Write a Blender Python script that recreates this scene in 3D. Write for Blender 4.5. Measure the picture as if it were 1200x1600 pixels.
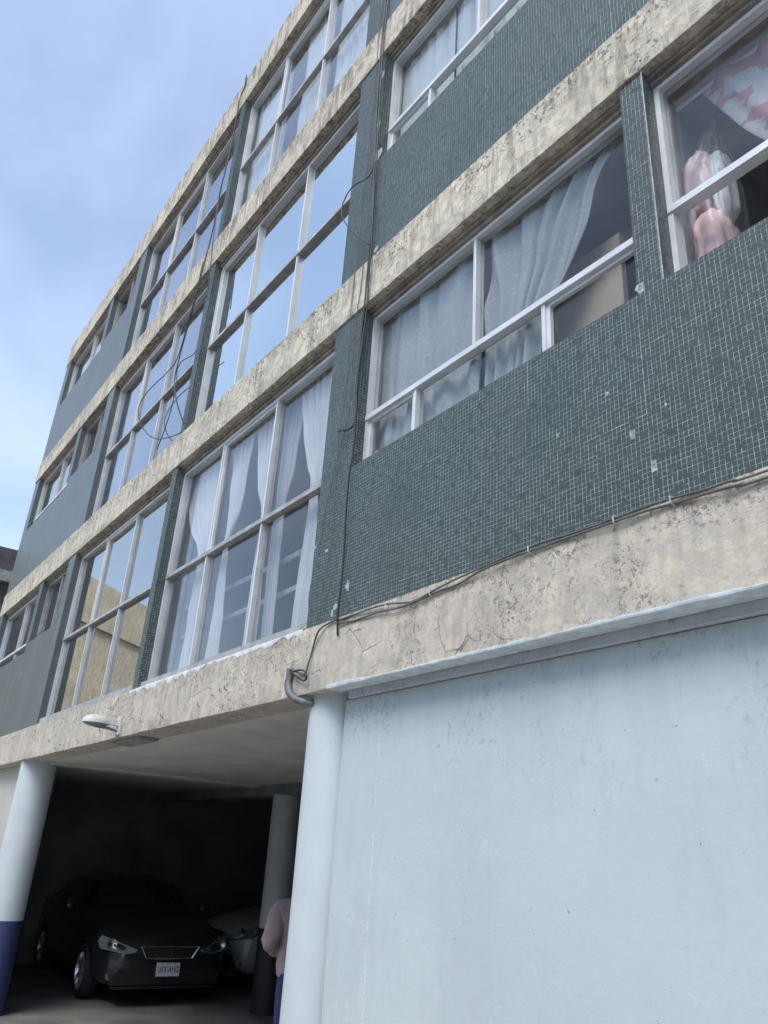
import bpy, bmesh, math, random
import numpy as np
from mathutils import Matrix, Vector, noise as mnoise
random.seed(7); np.random.seed(7)
for o in list(bpy.data.objects): bpy.data.objects.remove(o)
scene = bpy.context.scene
COL = scene.collection
R = math.radians

# ------------------------------------------------------------------ camera
cam_d = bpy.data.cameras.new('camera'); cam = bpy.data.objects.new('camera', cam_d); COL.objects.link(cam)
B = [[0.5943355952962948, -0.295395817574789, -0.7480016785563524],
     [0.8020545341153575, 0.2858812708232966, 0.5243857580993725],
     [0.058938310705309346, -0.9115992595169101, 0.40683297012339786]]
HC = 1.85
cam.matrix_world = Matrix(((B[0][0], -B[0][1], -B[0][2], 0.0), (B[1][0], -B[1][1], -B[1][2], -2.4),
                           (B[2][0], -B[2][1], -B[2][2], HC), (0, 0, 0, 1)))
cam_d.sensor_fit = 'VERTICAL'; cam_d.sensor_height = 36; cam_d.sensor_width = 27
cam_d.lens = 1223.3679 / 1600 * 36
cam_d.clip_start = 0.05; cam_d.clip_end = 3000
scene.camera = cam

# ------------------------------------------------------------------ sky, sun, exposure
SUN_EL, SUN_AZ = 54.0, 158.0         # veiled sun high over the street, no hard shadows
EXPOSURE = 0.98
world = bpy.data.worlds.new('World'); scene.world = world; world.use_nodes = True
wn, wl = world.node_tree.nodes, world.node_tree.links
wn.clear()
wo = wn.new('ShaderNodeOutputWorld'); wb = wn.new('ShaderNodeBackground'); wb.inputs[1].default_value = 0.118
sk = wn.new('ShaderNodeTexSky'); sk.sky_type = 'NISHITA'; sk.sun_disc = False
sk.sun_elevation = R(SUN_EL); sk.sun_rotation = R(SUN_AZ); sk.air_density = 1.0; sk.dust_density = 0.5; sk.ozone_density = 1.0
tc = wn.new('ShaderNodeTexCoord')
mp = wn.new('ShaderNodeMapping'); mp.inputs['Scale'].default_value = (1.1, 1.5, 3.0); mp.inputs['Rotation'].default_value = (0.3, 0.15, 0.5)
nz = wn.new('ShaderNodeTexNoise'); nz.inputs['Scale'].default_value = 1.35; nz.inputs['Detail'].default_value = 6; nz.inputs['Roughness'].default_value = 0.48
nz.inputs['Distortion'].default_value = 0.5
rp = wn.new('ShaderNodeValToRGB'); rp.color_ramp.elements[0].position = 0.40; rp.color_ramp.elements[1].position = 0.78
rp.color_ramp.elements[0].color = (0.22, 0.22, 0.22, 1); rp.color_ramp.elements[1].color = (0.58, 0.58, 0.58, 1)
mx = wn.new('ShaderNodeMix'); mx.data_type = 'RGBA'
mx.inputs['B'].default_value = (4.6, 5.4, 7.0, 1)
wl.new(tc.outputs['Generated'], mp.inputs[0]); wl.new(mp.outputs[0], nz.inputs['Vector']); wl.new(nz.outputs['Fac'], rp.inputs[0])
wl.new(rp.outputs[0], mx.inputs['Factor']); wl.new(sk.outputs[0], mx.inputs['A']); wl.new(mx.outputs['Result'], wb.inputs[0]); wl.new(wb.outputs[0], wo.inputs[0])

sd = bpy.data.lights.new('sun', 'SUN'); sun = bpy.data.objects.new('sun', sd); COL.objects.link(sun)
sd.energy = 1.5; sd.angle = R(32); sd.color = (1.0, 0.95, 0.88)
sv = Vector((math.sin(R(SUN_AZ)) * math.cos(R(SUN_EL)), math.cos(R(SUN_AZ)) * math.cos(R(SUN_EL)), math.sin(R(SUN_EL))))
sun.rotation_euler = sv.to_track_quat('Z', 'Y').to_euler(); sun.location = (0, 0, 40)
vs = scene.view_settings
vs.view_transform = 'Standard'; vs.look = 'None'; vs.gamma = 1.0; vs.use_curve_mapping = False; vs.exposure = EXPOSURE
cy_ = scene.cycles; cy_.max_bounces = 6; cy_.diffuse_bounces = 4; cy_.glossy_bounces = 3; cy_.transmission_bounces = 3; cy_.transparent_max_bounces = 10
cy_.use_adaptive_sampling = True; cy_.adaptive_threshold = .025; cy_.adaptive_min_samples = 16
cy_.caustics_reflective = False; cy_.caustics_refractive = False

# ------------------------------------------------------------------ material helpers
class NT:
    def __init__(s, name):
        s.m = bpy.data.materials.new(name); s.m.use_nodes = True; s.t = s.m.node_tree; s.t.nodes.clear()
        s.out = s.t.nodes.new('ShaderNodeOutputMaterial'); s._co = None
    def n(s, typ, ins=None, **kw):
        nd = s.t.nodes.new(typ)
        for k, v in kw.items(): setattr(nd, k, v)
        for k, v in (ins or {}).items(): s.set(nd.inputs[k], v)
        return nd
    def set(s, sock, v):
        if isinstance(v, bpy.types.NodeSocket): s.t.links.new(v, sock)
        elif isinstance(v, (tuple, list)) and sock.type == 'RGBA' and len(v) == 3: sock.default_value = (*v, 1)
        else: sock.default_value = v
    @property
    def co(s):
        if s._co is None: s._co = s.n('ShaderNodeTexCoord').outputs['Object']
        return s._co
    def mapped(s, scale=(1, 1, 1), loc=(0, 0, 0)):
        return s.n('ShaderNodeMapping', {'Vector': s.co, 'Scale': scale, 'Location': loc}).outputs[0]
    def noise(s, scale, detail=4, rough=.55, vec=None, dist=0.0):
        return s.n('ShaderNodeTexNoise', {'Vector': vec or s.co, 'Scale': scale, 'Detail': min(detail, 5), 'Roughness': rough, 'Distortion': dist}).outputs['Fac']
    def noise_col(s, scale, detail=3):
        return s.n('ShaderNodeTexNoise', {'Vector': s.co, 'Scale': scale, 'Detail': detail}).outputs['Color']
    def ramp(s, fac, a, b, va=0.0, vb=1.0):
        return s.n('ShaderNodeMapRange', {'Value': fac, 'From Min': a, 'From Max': b, 'To Min': va, 'To Max': vb}, interpolation_type='SMOOTHSTEP').outputs[0]
    def math(s, op, a, b=0.0, c=0.0):
        return s.n('ShaderNodeMath', {0: a, 1: b, 2: c}, operation=op).outputs[0]
    def mix(s, fac, a, b, mode='MIX'):
        nd = s.n('ShaderNodeMix', data_type='RGBA', blend_type=mode)
        s.set(nd.inputs['Factor'], fac); s.set(nd.inputs['A'], a); s.set(nd.inputs['B'], b)
        return nd.outputs['Result']
    def xyz(s, vec=None):
        return s.n('ShaderNodeSeparateXYZ', {0: vec or s.co}).outputs
    def bump(s, h, strength=.3, dist=.01, normal=None):
        d = {'Height': h, 'Strength': strength, 'Distance': dist}
        if normal is not None: d['Normal'] = normal
        return s.n('ShaderNodeBump', d).outputs[0]
    def bsdf(s, color, rough=.6, metal=0.0, normal=None, **extra):
        d = {'Base Color': color, 'Roughness': rough, 'Metallic': metal}
        if normal is not None: d['Normal'] = normal
        d.update(extra)
        b = s.n('ShaderNodeBsdfPrincipled', d)
        s.t.links.new(b.outputs[0], s.out.inputs[0]); return b

def simple(name, color, rough=.6, metal=0.0, var=.12, scale=6, bump=0.0, **extra):
    t = NT(name); f = t.noise(scale, 5)
    dark = tuple(c * (1 - var) for c in color); lite = tuple(min(1, c * (1 + var)) for c in color)
    c = t.mix(t.ramp(f, .3, .7), dark, lite)
    nrm = t.bump(t.noise(scale * 9, 3), .35, bump) if bump else None
    t.bsdf(c, rough, metal, nrm, **extra); return t.m

def mat_band(name, cream, cement, streak, peel, crack, dirt):
    t = NT(name)
    wob = t.n('ShaderNodeVectorMath', {0: t.noise_col(5), 1: (.12, .12, .12)}, operation='MULTIPLY').outputs[0]
    wv = t.n('ShaderNodeVectorMath', {0: t.co, 1: wob}, operation='ADD').outputs[0]
    c = t.mix(t.ramp(t.noise(1.7, 5), .38, .62), cream, tuple(x * y for x, y in zip(cream, (.84, .84, .88))))
    c = t.mix(t.ramp(t.noise(14, 7, .7), .40, .62, 0, .45), c, (cream[0] * 1.2, cream[1] * 1.17, cream[2] * 1.1))
    c = t.mix(t.ramp(t.noise(13, 8, .72, t.mapped((1, 1, 1), (4, 4, 8))), .44, .60, 0, .5 * dirt), c, tuple(x * y for x, y in zip(cream, (.5, .5, .53))))
    # paint lost down to the cement, in ragged islands
    pmask = t.math('MULTIPLY', t.ramp(t.noise(15, 8, .74, dist=.4), .515, .56), t.ramp(t.noise(1.3, 4, .5), .36, .52))
    pm = t.math('MULTIPLY', pmask, peel)
    c = t.mix(pm, c, cement)
    hz = t.math('MODULO', t.math('SUBTRACT', t.xyz()[2], 2.737), 2.7074); up = t.ramp(hz, .12, .42)
    # rain streaks
    st = t.ramp(t.noise(1.0, 8, .66, t.mapped((19, 19, 2.4))), .44, .62)
    st = t.math('MULTIPLY', st, t.ramp(t.math('MULTIPLY_ADD', up, .14, t.noise(1.6, 4)), .36, .58))
    c = t.mix(t.math('MULTIPLY', st, streak), c, (.13, .115, .095))
    # fine black mildew speckle in patches
    sp = t.math('MULTIPLY', t.ramp(t.noise(40, 8, .8), .53, .58), t.ramp(t.math('MULTIPLY_ADD', up, .13, t.noise(2.4, 5, .6, t.mapped((1, 1, 1), (7, 3, 1)))), .48, .62))
    c = t.mix(t.math('MULTIPLY', sp, dirt), c, (.075, .068, .06))
    # crack net
    def net(scale, w):
        v = t.n('ShaderNodeTexVoronoi', {'Vector': wv, 'Scale': scale, 'Randomness': 1.0}, feature='DISTANCE_TO_EDGE').outputs['Distance']
        return t.ramp(v, 0.0, w, 1, 0)
    cr = t.math('MULTIPLY', net(3.2, .012), t.ramp(t.noise(2.1, 3, .5, t.mapped((1, 1, 1), (3, 9, 2))), .50, .62))
    cr2 = t.math('MULTIPLY', net(13, .03), t.ramp(t.noise(1.9, 3, .5, t.mapped((1, 1, 1), (13, 1, 5))), .52, .64))
    crk = t.math('MULTIPLY', t.math('MAXIMUM', cr, t.math('MULTIPLY', cr2, .65)), crack)
    c = t.mix(crk, c, (.07, .065, .06))
    h = t.math('SUBTRACT', t.math('ADD', t.math('MULTIPLY', t.noise(30, 6, .7), .55), t.math('MULTIPLY', t.noise(5, 3), .5)), t.math('ADD', t.math('MULTIPLY', pm, .35), crk))
    t.bsdf(c, .88, 0, t.bump(h, .55, .006)); return t.m

def mat_glass(name, f0, tint=(.86, .9, .92), gain=1.0, refl=(1, 1, 1), rough=0.0):
    t = NT(name)
    g = t.n('ShaderNodeNewGeometry')
    d = t.n('ShaderNodeVectorMath', {0: g.outputs['Incoming'], 1: g.outputs['Normal']}, operation='DOT_PRODUCT').outputs['Value']
    k = t.math('POWER', t.math('SUBTRACT', 1.0, t.math('ABSOLUTE', d)), 5.0)
    fac = t.math('MULTIPLY', t.math('MULTIPLY_ADD', k, 1 - f0, f0), gain)
    fac = t.math('MINIMUM', fac, 1.0)
    tr = t.n('ShaderNodeBsdfTransparent', {'Color': tint})
    gl = t.n('ShaderNodeBsdfGlossy', {'Color': refl, 'Roughness': rough})
    m = t.n('ShaderNodeMixShader', {0: fac, 1: tr.outputs[0], 2: gl.outputs[0]})
    dust = t.n('ShaderNodeBsdfDiffuse', {'Color': (.45, .45, .44)})
    m2 = t.n('ShaderNodeMixShader', {0: t.ramp(t.noise(3.1, 6, .6), .4, .8, .015, .06), 1: m.outputs[0], 2: dust.outputs[0]})
    t.t.links.new(m2.outputs[0], t.out.inputs[0]); return t.m

def mat_cloth(name, color, transl=.4, color2=None, pat=0):
    t = NT(name)
    c = t.mix(t.ramp(t.noise(3, 4), .3, .7), tuple(x * .9 for x in color), color)
    if pat == 1:   # woven swirl figure
        v = t.noise(9, 3, .5, t.mapped((1, 1, .7)), dist=2.2)
        c = t.mix(t.ramp(t.math('ABSOLUTE', t.math('SUBTRACT', v, .5)), .0, .022, .30, 0), c, tuple(min(1, x * 1.6) for x in color))
    if pat == 2:   # white blobs on pink
        wob = t.n('ShaderNodeVectorMath', {0: t.noise_col(9), 1: (.13, .13, .13)}, operation='MULTIPLY').outputs[0]
        wv = t.n('ShaderNodeVectorMath', {0: t.co, 1: wob}, operation='ADD').outputs[0]
        v = t.n('ShaderNodeTexVoronoi', {'Vector': wv, 'Scale': 8.5, 'Randomness': .75}).outputs['Distance']
        c = t.mix(t.ramp(v, .50, .55, 1, 0), c, color2)
        line = t.ramp(t.math('ABSOLUTE', t.math('SUBTRACT', t.noise(17, 2, .5, dist=1.0), .5)), 0, .02, .5, 0)
        c = t.mix(t.math('MULTIPLY', line, t.ramp(v, .46, .52, 1, 0)), c, (.35, .33, .38))
    nb = t.bump(t.noise(260, 2), .2, .001)
    d = t.n('ShaderNodeBsdfDiffuse', {'Color': c, 'Normal': nb}); tl = t.n('ShaderNodeBsdfTranslucent', {'Color': c})
    m = t.n('ShaderNodeMixShader', {0: transl, 1: d.outputs[0], 2: tl.outputs[0]})
    last = m.outputs[0]
    if pat == 3:   # open sheer weave
        tp = t.n('ShaderNodeBsdfTransparent'); m2 = t.n('ShaderNodeMixShader', {0: .38, 1: last, 2: tp.outputs[0]}); last = m2.outputs[0]
    t.t.links.new(last, t.out.inputs[0]); return t.m

M = {}
M['band_low'] = mat_band('painted_plaster_low', (.63, .575, .47), (.50, .50, .47), .22, .55, .8, .65)
M['band_mid'] = mat_band('painted_plaster_mid', (.68, .615, .48), (.38, .36, .33), .50, .55, .9, .9)
M['band_high'] = mat_band('painted_plaster_high', (.64, .57, .45), (.30, .275, .24), .75, .55, .4, .75)

def mat_tile():
    t = NT('mosaic_tile')
    g = t.n('ShaderNodeNewGeometry').outputs['Random Per Island']
    c = t.mix(g, (.044, .066, .062), (.056, .082, .077))
    c = t.mix(t.math('GREATER_THAN', g, .955), c, (.046, .066, .068))
    c = t.mix(t.ramp(t.noise(1.3, 5), .38, .7, 0, .45), c, (.055, .075, .065))
    c = t.mix(t.ramp(t.noise(38, 5, .7), .55, .75, 0, .22), c, (.12, .135, .13))
    c = t.mix(t.ramp(t.noise(1.0, 6, .6, t.mapped((9, 9, .9))), .52, .75, 0, .25), c, (.10, .11, .10))
    t.bsdf(c, t.ramp(t.noise(50, 3), .3, .7, .38, .6)); return t.m
M['tile'] = mat_tile()
def mat_grout():
    t = NT('tile_grout')
    f = t.math('MULTIPLY', t.ramp(t.noise(24, 5, .7), .37, .54), t.ramp(t.noise(1.1, 4), .30, .52, .5, 1))
    c = t.mix(f, (.055, .082, .08), (.42, .47, .46))
    t.bsdf(c, .9); return t.m
M['grout'] = mat_grout()
def mat_tile_far():
    t = NT('mosaic_tile_sheet')
    x = t.xyz(); u = t.math('ADD', x[0], x[1])
    v = t.n('ShaderNodeCombineXYZ', {0: u, 1: x[2], 2: 0.0}).outputs[0]
    br = t.n('ShaderNodeTexBrick', {'Vector': v, 'Color1': (.056, .082, .080), 'Color2': (.082, .113, .110), 'Mortar': (.26, .28, .28), 'Scale': 1.0,
        'Mortar Size': .0011, 'Mortar Smooth': .1, 'Bias': 0.0, 'Brick Width': .0215, 'Row Height': .0215}, offset=0.0)
    c = br.outputs['Color']
    c = t.mix(t.ramp(t.noise(1.3, 6, .6), .40, .62, 0, .6), c, (.085, .10, .10))
    c = t.mix(t.ramp(t.noise(1.0, 6, .6, t.mapped((6, 6, .6))), .47, .66, 0, .6), c, (.155, .155, .145))
    chip = t.math('MULTIPLY', t.ramp(t.noise(22, 4, .6), .68, .70), t.ramp(t.noise(2, 3), .5, .6))
    c = t.mix(chip, c, (.6, .6, .58))
    t.bsdf(c, .42, 0, t.bump(br.outputs['Fac'], -.4, .001)); return t.m
M['tile_far'] = mat_tile_far()

def mat_wall():
    t = NT('pale_blue_wall_paint')
    x = t.xyz()
    c = t.mix(t.ramp(t.noise(.8, 5), .3, .7), (.505, .58, .60), (.56, .635, .655))
    c = t.mix(t.ramp(t.noise(3.2, 6, .6), .5, .75, 0, .3), c, (.56, .60, .61))
    top = t.ramp(x[2], 2.0, 2.7)
    sc = t.math('MULTIPLY', t.ramp(t.noise(34, 10, .82, t.mapped((1, 1, .7)), .2), .53, .62), t.ramp(t.noise(2.2, 6, .65), .42, .60))
    sc = t.math('MULTIPLY', sc, t.math('MULTIPLY_ADD', t.ramp(x[2], 2.05, 2.68), .55, .06))
    c = t.mix(sc, c, (.20, .23, .24))
    c = t.mix(t.math('MULTIPLY', t.ramp(t.noise(1.4, 5, .6, t.mapped((5, 5, .8))), .45, .7), t.math('MULTIPLY_ADD', top, .22, .02)), c, (.36, .41, .41))
    c = t.mix(t.ramp(t.noise(1.0, 7, .7, t.mapped((2.4, 2.4, .7), (3, 0, 2))), .5, .64, 0, .35), c, (.47, .52, .55))
    c = t.mix(t.math('MULTIPLY', t.ramp(t.noise(6, 10, .8), .60, .66), .35), c, (.66, .70, .72))
    pit = t.math('MULTIPLY', t.ramp(t.noise(33, 2), .735, .75), .6)
    c = t.mix(pit, c, (.12, .13, .14))
    # hairline joint between infill wall and column
    xx = t.math('ADD', x[0], t.math('MULTIPLY', t.noise(22, 4), .02))
    ln = t.math('MULTIPLY', t.ramp(t.math('ABSOLUTE', t.math('SUBTRACT', xx, -3.50)), .0015, .004, 1, 0), t.ramp(t.noise(40, 3), .42, .58))
    c = t.mix(t.math('MULTIPLY', ln, .8), c, (.78, .80, .80))
    h = t.math('ADD', t.math('MULTIPLY', t.noise(7, 5, .6), .8), t.math('MULTIPLY', t.noise(60, 4, .7), .25))
    h = t.math('SUBTRACT', h, t.math('MULTIPLY', sc, .5))
    t.bsdf(c, .62, 0, t.bump(h, .35, .008)); return t.m
M['wall'] = mat_wall()
def mat_column(name, upper, dado=(.042, .056, .15)):
    t = NT(name); x = t.xyz()
    c = t.mix(t.ramp(t.noise(2.2, 6), .3, .7), upper, tuple(v * .9 for v in upper))
    sc = t.math('MULTIPLY', t.ramp(t.noise(18, 8, .8, dist=.2), .62, .68), .3)
    c = t.mix(sc, c, (.32, .33, .33))
    v = t.n('ShaderNodeTexVoronoi', {'Vector': t.co, 'Scale': 2.4}, feature='DISTANCE_TO_EDGE').outputs['Distance']
    c = t.mix(t.math('MULTIPLY', t.ramp(v, 0, .004, 1, 0), t.ramp(t.noise(5, 3), .55, .62, 0, .35)), c, (.35, .36, .36))
    z = t.math('ADD', x[2], t.math('MULTIPLY', t.noise(30, 3), .008))
    c = t.mix(t.math('LESS_THAN', z, .965), c, dado)
    t.bsdf(c, .5, 0, t.bump(t.noise(9, 5, .6), .25, .008)); return t.m
M['column'] = mat_column('column_paint', (.60, .67, .70))
M['column_inner_shaded'] = mat_column('inner_column_shaded_dado', (.60, .64, .66), (.03, .032, .04))  # dado near black: the unlit garage is painted into its colour
M['wall_left'] = mat_column('beige_wall_paint', (.56, .54, .49))
M['frame'] = simple('aluminium_frame', (.70, .71, .71), .42, .2, .08, 6)
M['frame_old_shade'] = simple('weathered_and_shaded_frame', (.40, .40, .39), .55, .1, .2, 9)  # weathered parts, and the shade painted onto the bay transoms
M['head'] = simple('window_head_timber', (.26, .22, .18), .7, 0, .3, 10, .003)
M['caulk'] = simple('white_caulk', (.60, .62, .62), .8, 0, .15, 20, .006)
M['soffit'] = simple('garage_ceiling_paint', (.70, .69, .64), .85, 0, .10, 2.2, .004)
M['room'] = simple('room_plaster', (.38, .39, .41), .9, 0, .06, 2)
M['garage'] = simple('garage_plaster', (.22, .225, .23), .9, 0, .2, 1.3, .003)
M['cement'] = simple('bare_cement', (.33, .33, .32), .95, 0, .2, 12, .006)
M['chip'] = simple('exposed_mortar', (.48, .50, .49), .95, 0, .25, 45, .006)
M['dark'] = simple('dark_hole', (.02, .02, .02), .9)
M['cable'] = simple('black_cable', (.025, .027, .03), .5, 0, .3, 12)
M['cable_grey'] = simple('dusty_cable', (.13, .125, .12), .7, 0, .3, 12)
M['conduit'] = simple('grey_conduit', (.16, .17, .17), .5, 0, .25, 20)
M['lamp'] = simple('lamp_housing', (.60, .60, .56), .45, 0, .08, 12)
M['lampglass'] = simple('lamp_lens', (.22, .23, .23), .25)
M['glass'] = mat_glass('window_glass', .025, (.95, .965, .97))
M['glass_dusty'] = mat_glass('bay_window_glass', .03, (.93, .95, .96))
M['glass_film'] = mat_glass('mirror_film_glass', .80, (.35, .4, .45), 1.0, (.93, .99, 1.0))
M['glass_dark'] = mat_glass('reflective_glass', .45, (.38, .41, .42), 1.0, (.97, .97, .94))
M['glass_tint'] = mat_glass('tinted_glass', .32, (.75, .78, .82), 1.0, (.94, .96, 1.0))
M['lace'] = mat_cloth('white_lace', (.86, .87, .88), .3)
M['sheer'] = mat_cloth('sheer_white', (.78, .80, .83), .35, None, 3)
M['grey_curtain'] = mat_cloth('grey_curtain_cloth', (.42, .45, .47), .12, None, 1)
M['pink_curtain'] = mat_cloth('pink_curtain_cloth', (.66, .40, .46), .3, (.70, .68, .71), 2)
M['blind'] = mat_cloth('blind_fabric', (.74, .77, .79), .2)
M['pink_cloth'] = simple('pink_bedding', (.70, .50, .50), .7, 0, .15, 9)
M['card'] = simple('beige_board', (.46, .37, .28), .7, 0, .08, 4)

# ------------------------------------------------------------------ mesh helpers
class MB:
    def __init__(s): s.v = []; s.f = []
    def add(s, vs, fs):
        b = len(s.v); s.v += [tuple(p) for p in vs]; s.f += [tuple(b + i for i in f) for f in fs]; return s
    def box(s, x0, x1, y0, y1, z0, z1):
        return s.add([(x0, y0, z0), (x1, y0, z0), (x1, y1, z0), (x0, y1, z0), (x0, y0, z1), (x1, y0, z1), (x1, y1, z1), (x0, y1, z1)],
                     [(0, 3, 2, 1), (4, 5, 6, 7), (0, 1, 5, 4), (1, 2, 6, 5), (2, 3, 7, 6), (3, 0, 4, 7)])
    def tube(s, pts, r, n=6, cap=True):
        pts = [Vector(p) for p in pts]; up = Vector((0, 0, 1)); rings = []
        t0 = (pts[1] - pts[0]).normalized(); a = t0.orthogonal().normalized()
        for i, p in enumerate(pts):
            t = (pts[min(i + 1, len(pts) - 1)] - pts[max(i - 1, 0)]).normalized()
            a = (a - t * a.dot(t)).normalized(); b = t.cross(a)
            rr = r[i] if isinstance(r, (list, tuple)) else r
            rings.append([p + (a * math.cos(k * 2 * math.pi / n) + b * math.sin(k * 2 * math.pi / n)) * rr for k in range(n)])
        vs = [q for rg in rings for q in rg]; fs = []
        for i in range(len(rings) - 1):
            for k in range(n): fs.append((i * n + k, i * n + (k + 1) % n, (i + 1) * n + (k + 1) % n, (i + 1) * n + k))
        if cap: fs.append(tuple(range(n - 1, -1, -1))); fs.append(tuple((len(rings) - 1) * n + k for k in range(n)))
        return s.add(vs, fs)
    def lathe(s, prof, n=16, M4=None):
        vs = []; fs = []
        for r, z in prof:
            for k in range(n):
                a = 2 * math.pi * k / n; p = Vector((r * math.cos(a), r * math.sin(a), z)); vs.append(M4 @ p if M4 else p)
        for i in range(len(prof) - 1):
            for k in range(n): fs.append((i * n + k, i * n + (k + 1) % n, (i + 1) * n + (k + 1) % n, (i + 1) * n + k))
        return s.add(vs, fs)
    def prism(s, poly, M4):   # closed polygon in xy, extruded z 0..1, placed by matrix
        n = len(poly); vs = [M4 @ Vector((x, y, 0)) for x, y in poly] + [M4 @ Vector((x, y, 1)) for x, y in poly]
        fs = [tuple(range(n - 1, -1, -1)), tuple(range(n, 2 * n))] + [(i, (i + 1) % n, n + (i + 1) % n, n + i) for i in range(n)]
        return s.add(vs, fs)
    def build(s, name, mat, parent=None, smooth=False):
        me = bpy.data.meshes.new(name); me.from_pydata(s.v, [], s.f); me.update()
        return link(name, me, mat, parent, smooth)

def link(name, me, mat, parent=None, smooth=False):
    if mat is not None: me.materials.append(M[mat] if isinstance(mat, str) else mat)
    if smooth: me.polygons.foreach_set('use_smooth', [True] * len(me.polygons))
    o = bpy.data.objects.new(name, me); COL.objects.link(o)
    if parent is not None: setparent(o, parent)
    return o
def setparent(o, p):
    o.parent = p
    mw = p['_mw'] if '_mw' in p.keys() else None
    base = p
    while base.parent is not None: base = base.parent
    o.matrix_parent_inverse = Matrix.Translation(-base.location) if p.parent is None else Matrix.Identity(4)
def tag(o, label, cat, group=None, kind=None):
    o['label'] = label; o['category'] = cat
    if group: o['group'] = group
    if kind: o['kind'] = kind
    return o
def empty(name, loc, label, cat, group=None):
    o = bpy.data.objects.new(name, None); COL.objects.link(o); o.location = loc; o.empty_display_size = .2
    return tag(o, label, cat, group)
def structure(o): o['kind'] = 'structure'; return o
def smooth_pts(pts, k=4):     # catmull-rom
    P = [Vector(p) for p in pts]; out = []
    for i in range(len(P) - 1):
        a, b, c, d = P[max(i - 1, 0)], P[i], P[i + 1], P[min(i + 2, len(P) - 1)]
        for j in range(k):
            t = j / k
            out.append(.5 * ((2 * b) + (c - a) * t + (2 * a - 5 * b + 4 * c - d) * t * t + (3 * b - a - 3 * c + d) * t ** 3))
    out.append(P[-1]); return out

# ------------------------------------------------------------------ levels and bays (metres)
S = [2.737 + 2.7074 * k for k in range(4)]      # underside of each floor band
BT = [s + .41 for s in S]; BT[3] = 11.36         # top of each band, the last one the parapet
XL, XR, DEPTH = -15.25, 2.6, 8.4
PIER = (-4.191, -3.83)
RC = .085                                       # window recess

# ------------------------------------------------------------------ ground
g = MB().add([(-400, -400, 0), (400, -400, 0), (400, 400, 0), (-400, 400, 0)], [(0, 1, 2, 3)])
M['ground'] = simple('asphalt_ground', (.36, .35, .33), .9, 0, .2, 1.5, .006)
structure(g.build('ground', 'ground'))
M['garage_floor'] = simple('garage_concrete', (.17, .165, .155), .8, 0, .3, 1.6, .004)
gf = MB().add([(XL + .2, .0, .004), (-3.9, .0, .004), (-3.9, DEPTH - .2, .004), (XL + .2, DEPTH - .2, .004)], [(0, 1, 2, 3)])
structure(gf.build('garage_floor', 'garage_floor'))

# ------------------------------------------------------------------ the apartment building
BLD = empty('apartment_building', ((XL + XR) / 2, 0, 0), 'four storey apartment block clad in teal mosaic with cream plaster bands', 'building')

def rough_beam(name, mat, x0, x1, y0, y1, z0, z1, jit, step=.045, parent=BLD, rag=.0):
    """plaster band: a swept section whose arrises wander and are chipped"""
    n = max(2, int((x1 - x0) / step)); hh = z1 - z0; prof = [(y1, z0), (y0 + .003, z0), (y0, z0 + .004), (y0, z0 + .3 * hh), (y0, (z0 + z1) / 2), (y0, z1 - .2 * hh), (y0, z1 - .004), (y0 + .004, z1), (y1, z1)]
    V = []; F = []; m = len(prof)
    for i in range(n + 1):
        x = x0 + (x1 - x0) * i / n
        for j, (y, z) in enumerate(prof):
            a = mnoise.noise(Vector((x * 2.1, z * 3 + j, .3))) * jit + mnoise.noise(Vector((x * 11, z * 5 + j * .4, 4.1))) * jit * .6
            b = mnoise.noise(Vector((x * 1.3, z * 2, 8.8))) * jit + mnoise.noise(Vector((x * 14, z, 2.2))) * jit * .45
            chip = 0
            if rag and j in (1, 2): chip = max(0, mnoise.noise(Vector((x * 6, z, 5.5))) - .25) * rag
            V.append((x, y + (a if 0 < j < m - 1 else 0) + chip * .5, z + (b if 0 < j < m - 1 else 0) + (chip if j in (1, 2) else 0)))
    for i in range(n):
        for j in range(m - 1): F.append((i * m + j, (i + 1) * m + j, (i + 1) * m + j + 1, i * m + j + 1))
        F.append((i * m + m - 1, (i + 1) * m + m - 1, (i + 1) * m, i * m))
    F.append(tuple(range(m))); F.append(tuple(n * m + j for j in range(m - 1, -1, -1)))
    mb = MB(); mb.v = V; mb.f = F
    o = mb.build(name, mat, parent, True); o.data.set_sharp_from_angle(angle=R(28)); return o

for k in range(4):
    xs = [XL - .02, XR]
    b = rough_beam('floor_band', ('band_low', 'band_mid', 'band_high', 'band_high')[k], xs[0], xs[1], -.014, .26, S[k], BT[k], .004, rag=.012)
    b['label'] = ('lowest plaster band with flaking cream paint', 'cream cracked plaster band above second floor windows', 'rain streaked plaster band', 'stained parapet band at the roof edge')[k]
# floor slabs, rooms behind the windows, outer walls
for k in range(4):
    MB().box(XL + .05, XR - .05, .262, DEPTH, S[k] + .012, S[k] + .30).build('floor_slab', 'soffit' if k == 0 else 'room', BLD)
MB().box(XL, XR, .262, DEPTH, BT[3] - .35, BT[3] - .05).build('roof_slab', 'cement', BLD)
for k in range(3):
    z0, z1 = S[k] + .302, S[k + 1] + .010
    MB().box(XL + .2, XR - .2, 4.0, 4.15, z0, z1).build('room_back_wall', 'room', BLD)
    for x in (-12.45, -10.85, -7.24, -4.02, -1.55):
        MB().box(x - .05, x + .05, .31, 3.998, z0, z1).build('room_partition', 'room', BLD)
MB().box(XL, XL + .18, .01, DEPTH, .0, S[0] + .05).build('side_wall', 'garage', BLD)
for k in range(3):
    MB().box(XL, XL + .18, .325, DEPTH, S[k] + .25, S[k + 1] + .05).build('side_wall', 'tile_far', BLD)
    MB().box(XR - .18, XR, .325, DEPTH, S[k] + .25, S[k + 1] + .05).build('side_wall', 'cement', BLD)
MB().box(XR - .18, XR, .262, DEPTH, 0, S[0] + .05).build('side_wall', 'cement', BLD)
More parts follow.
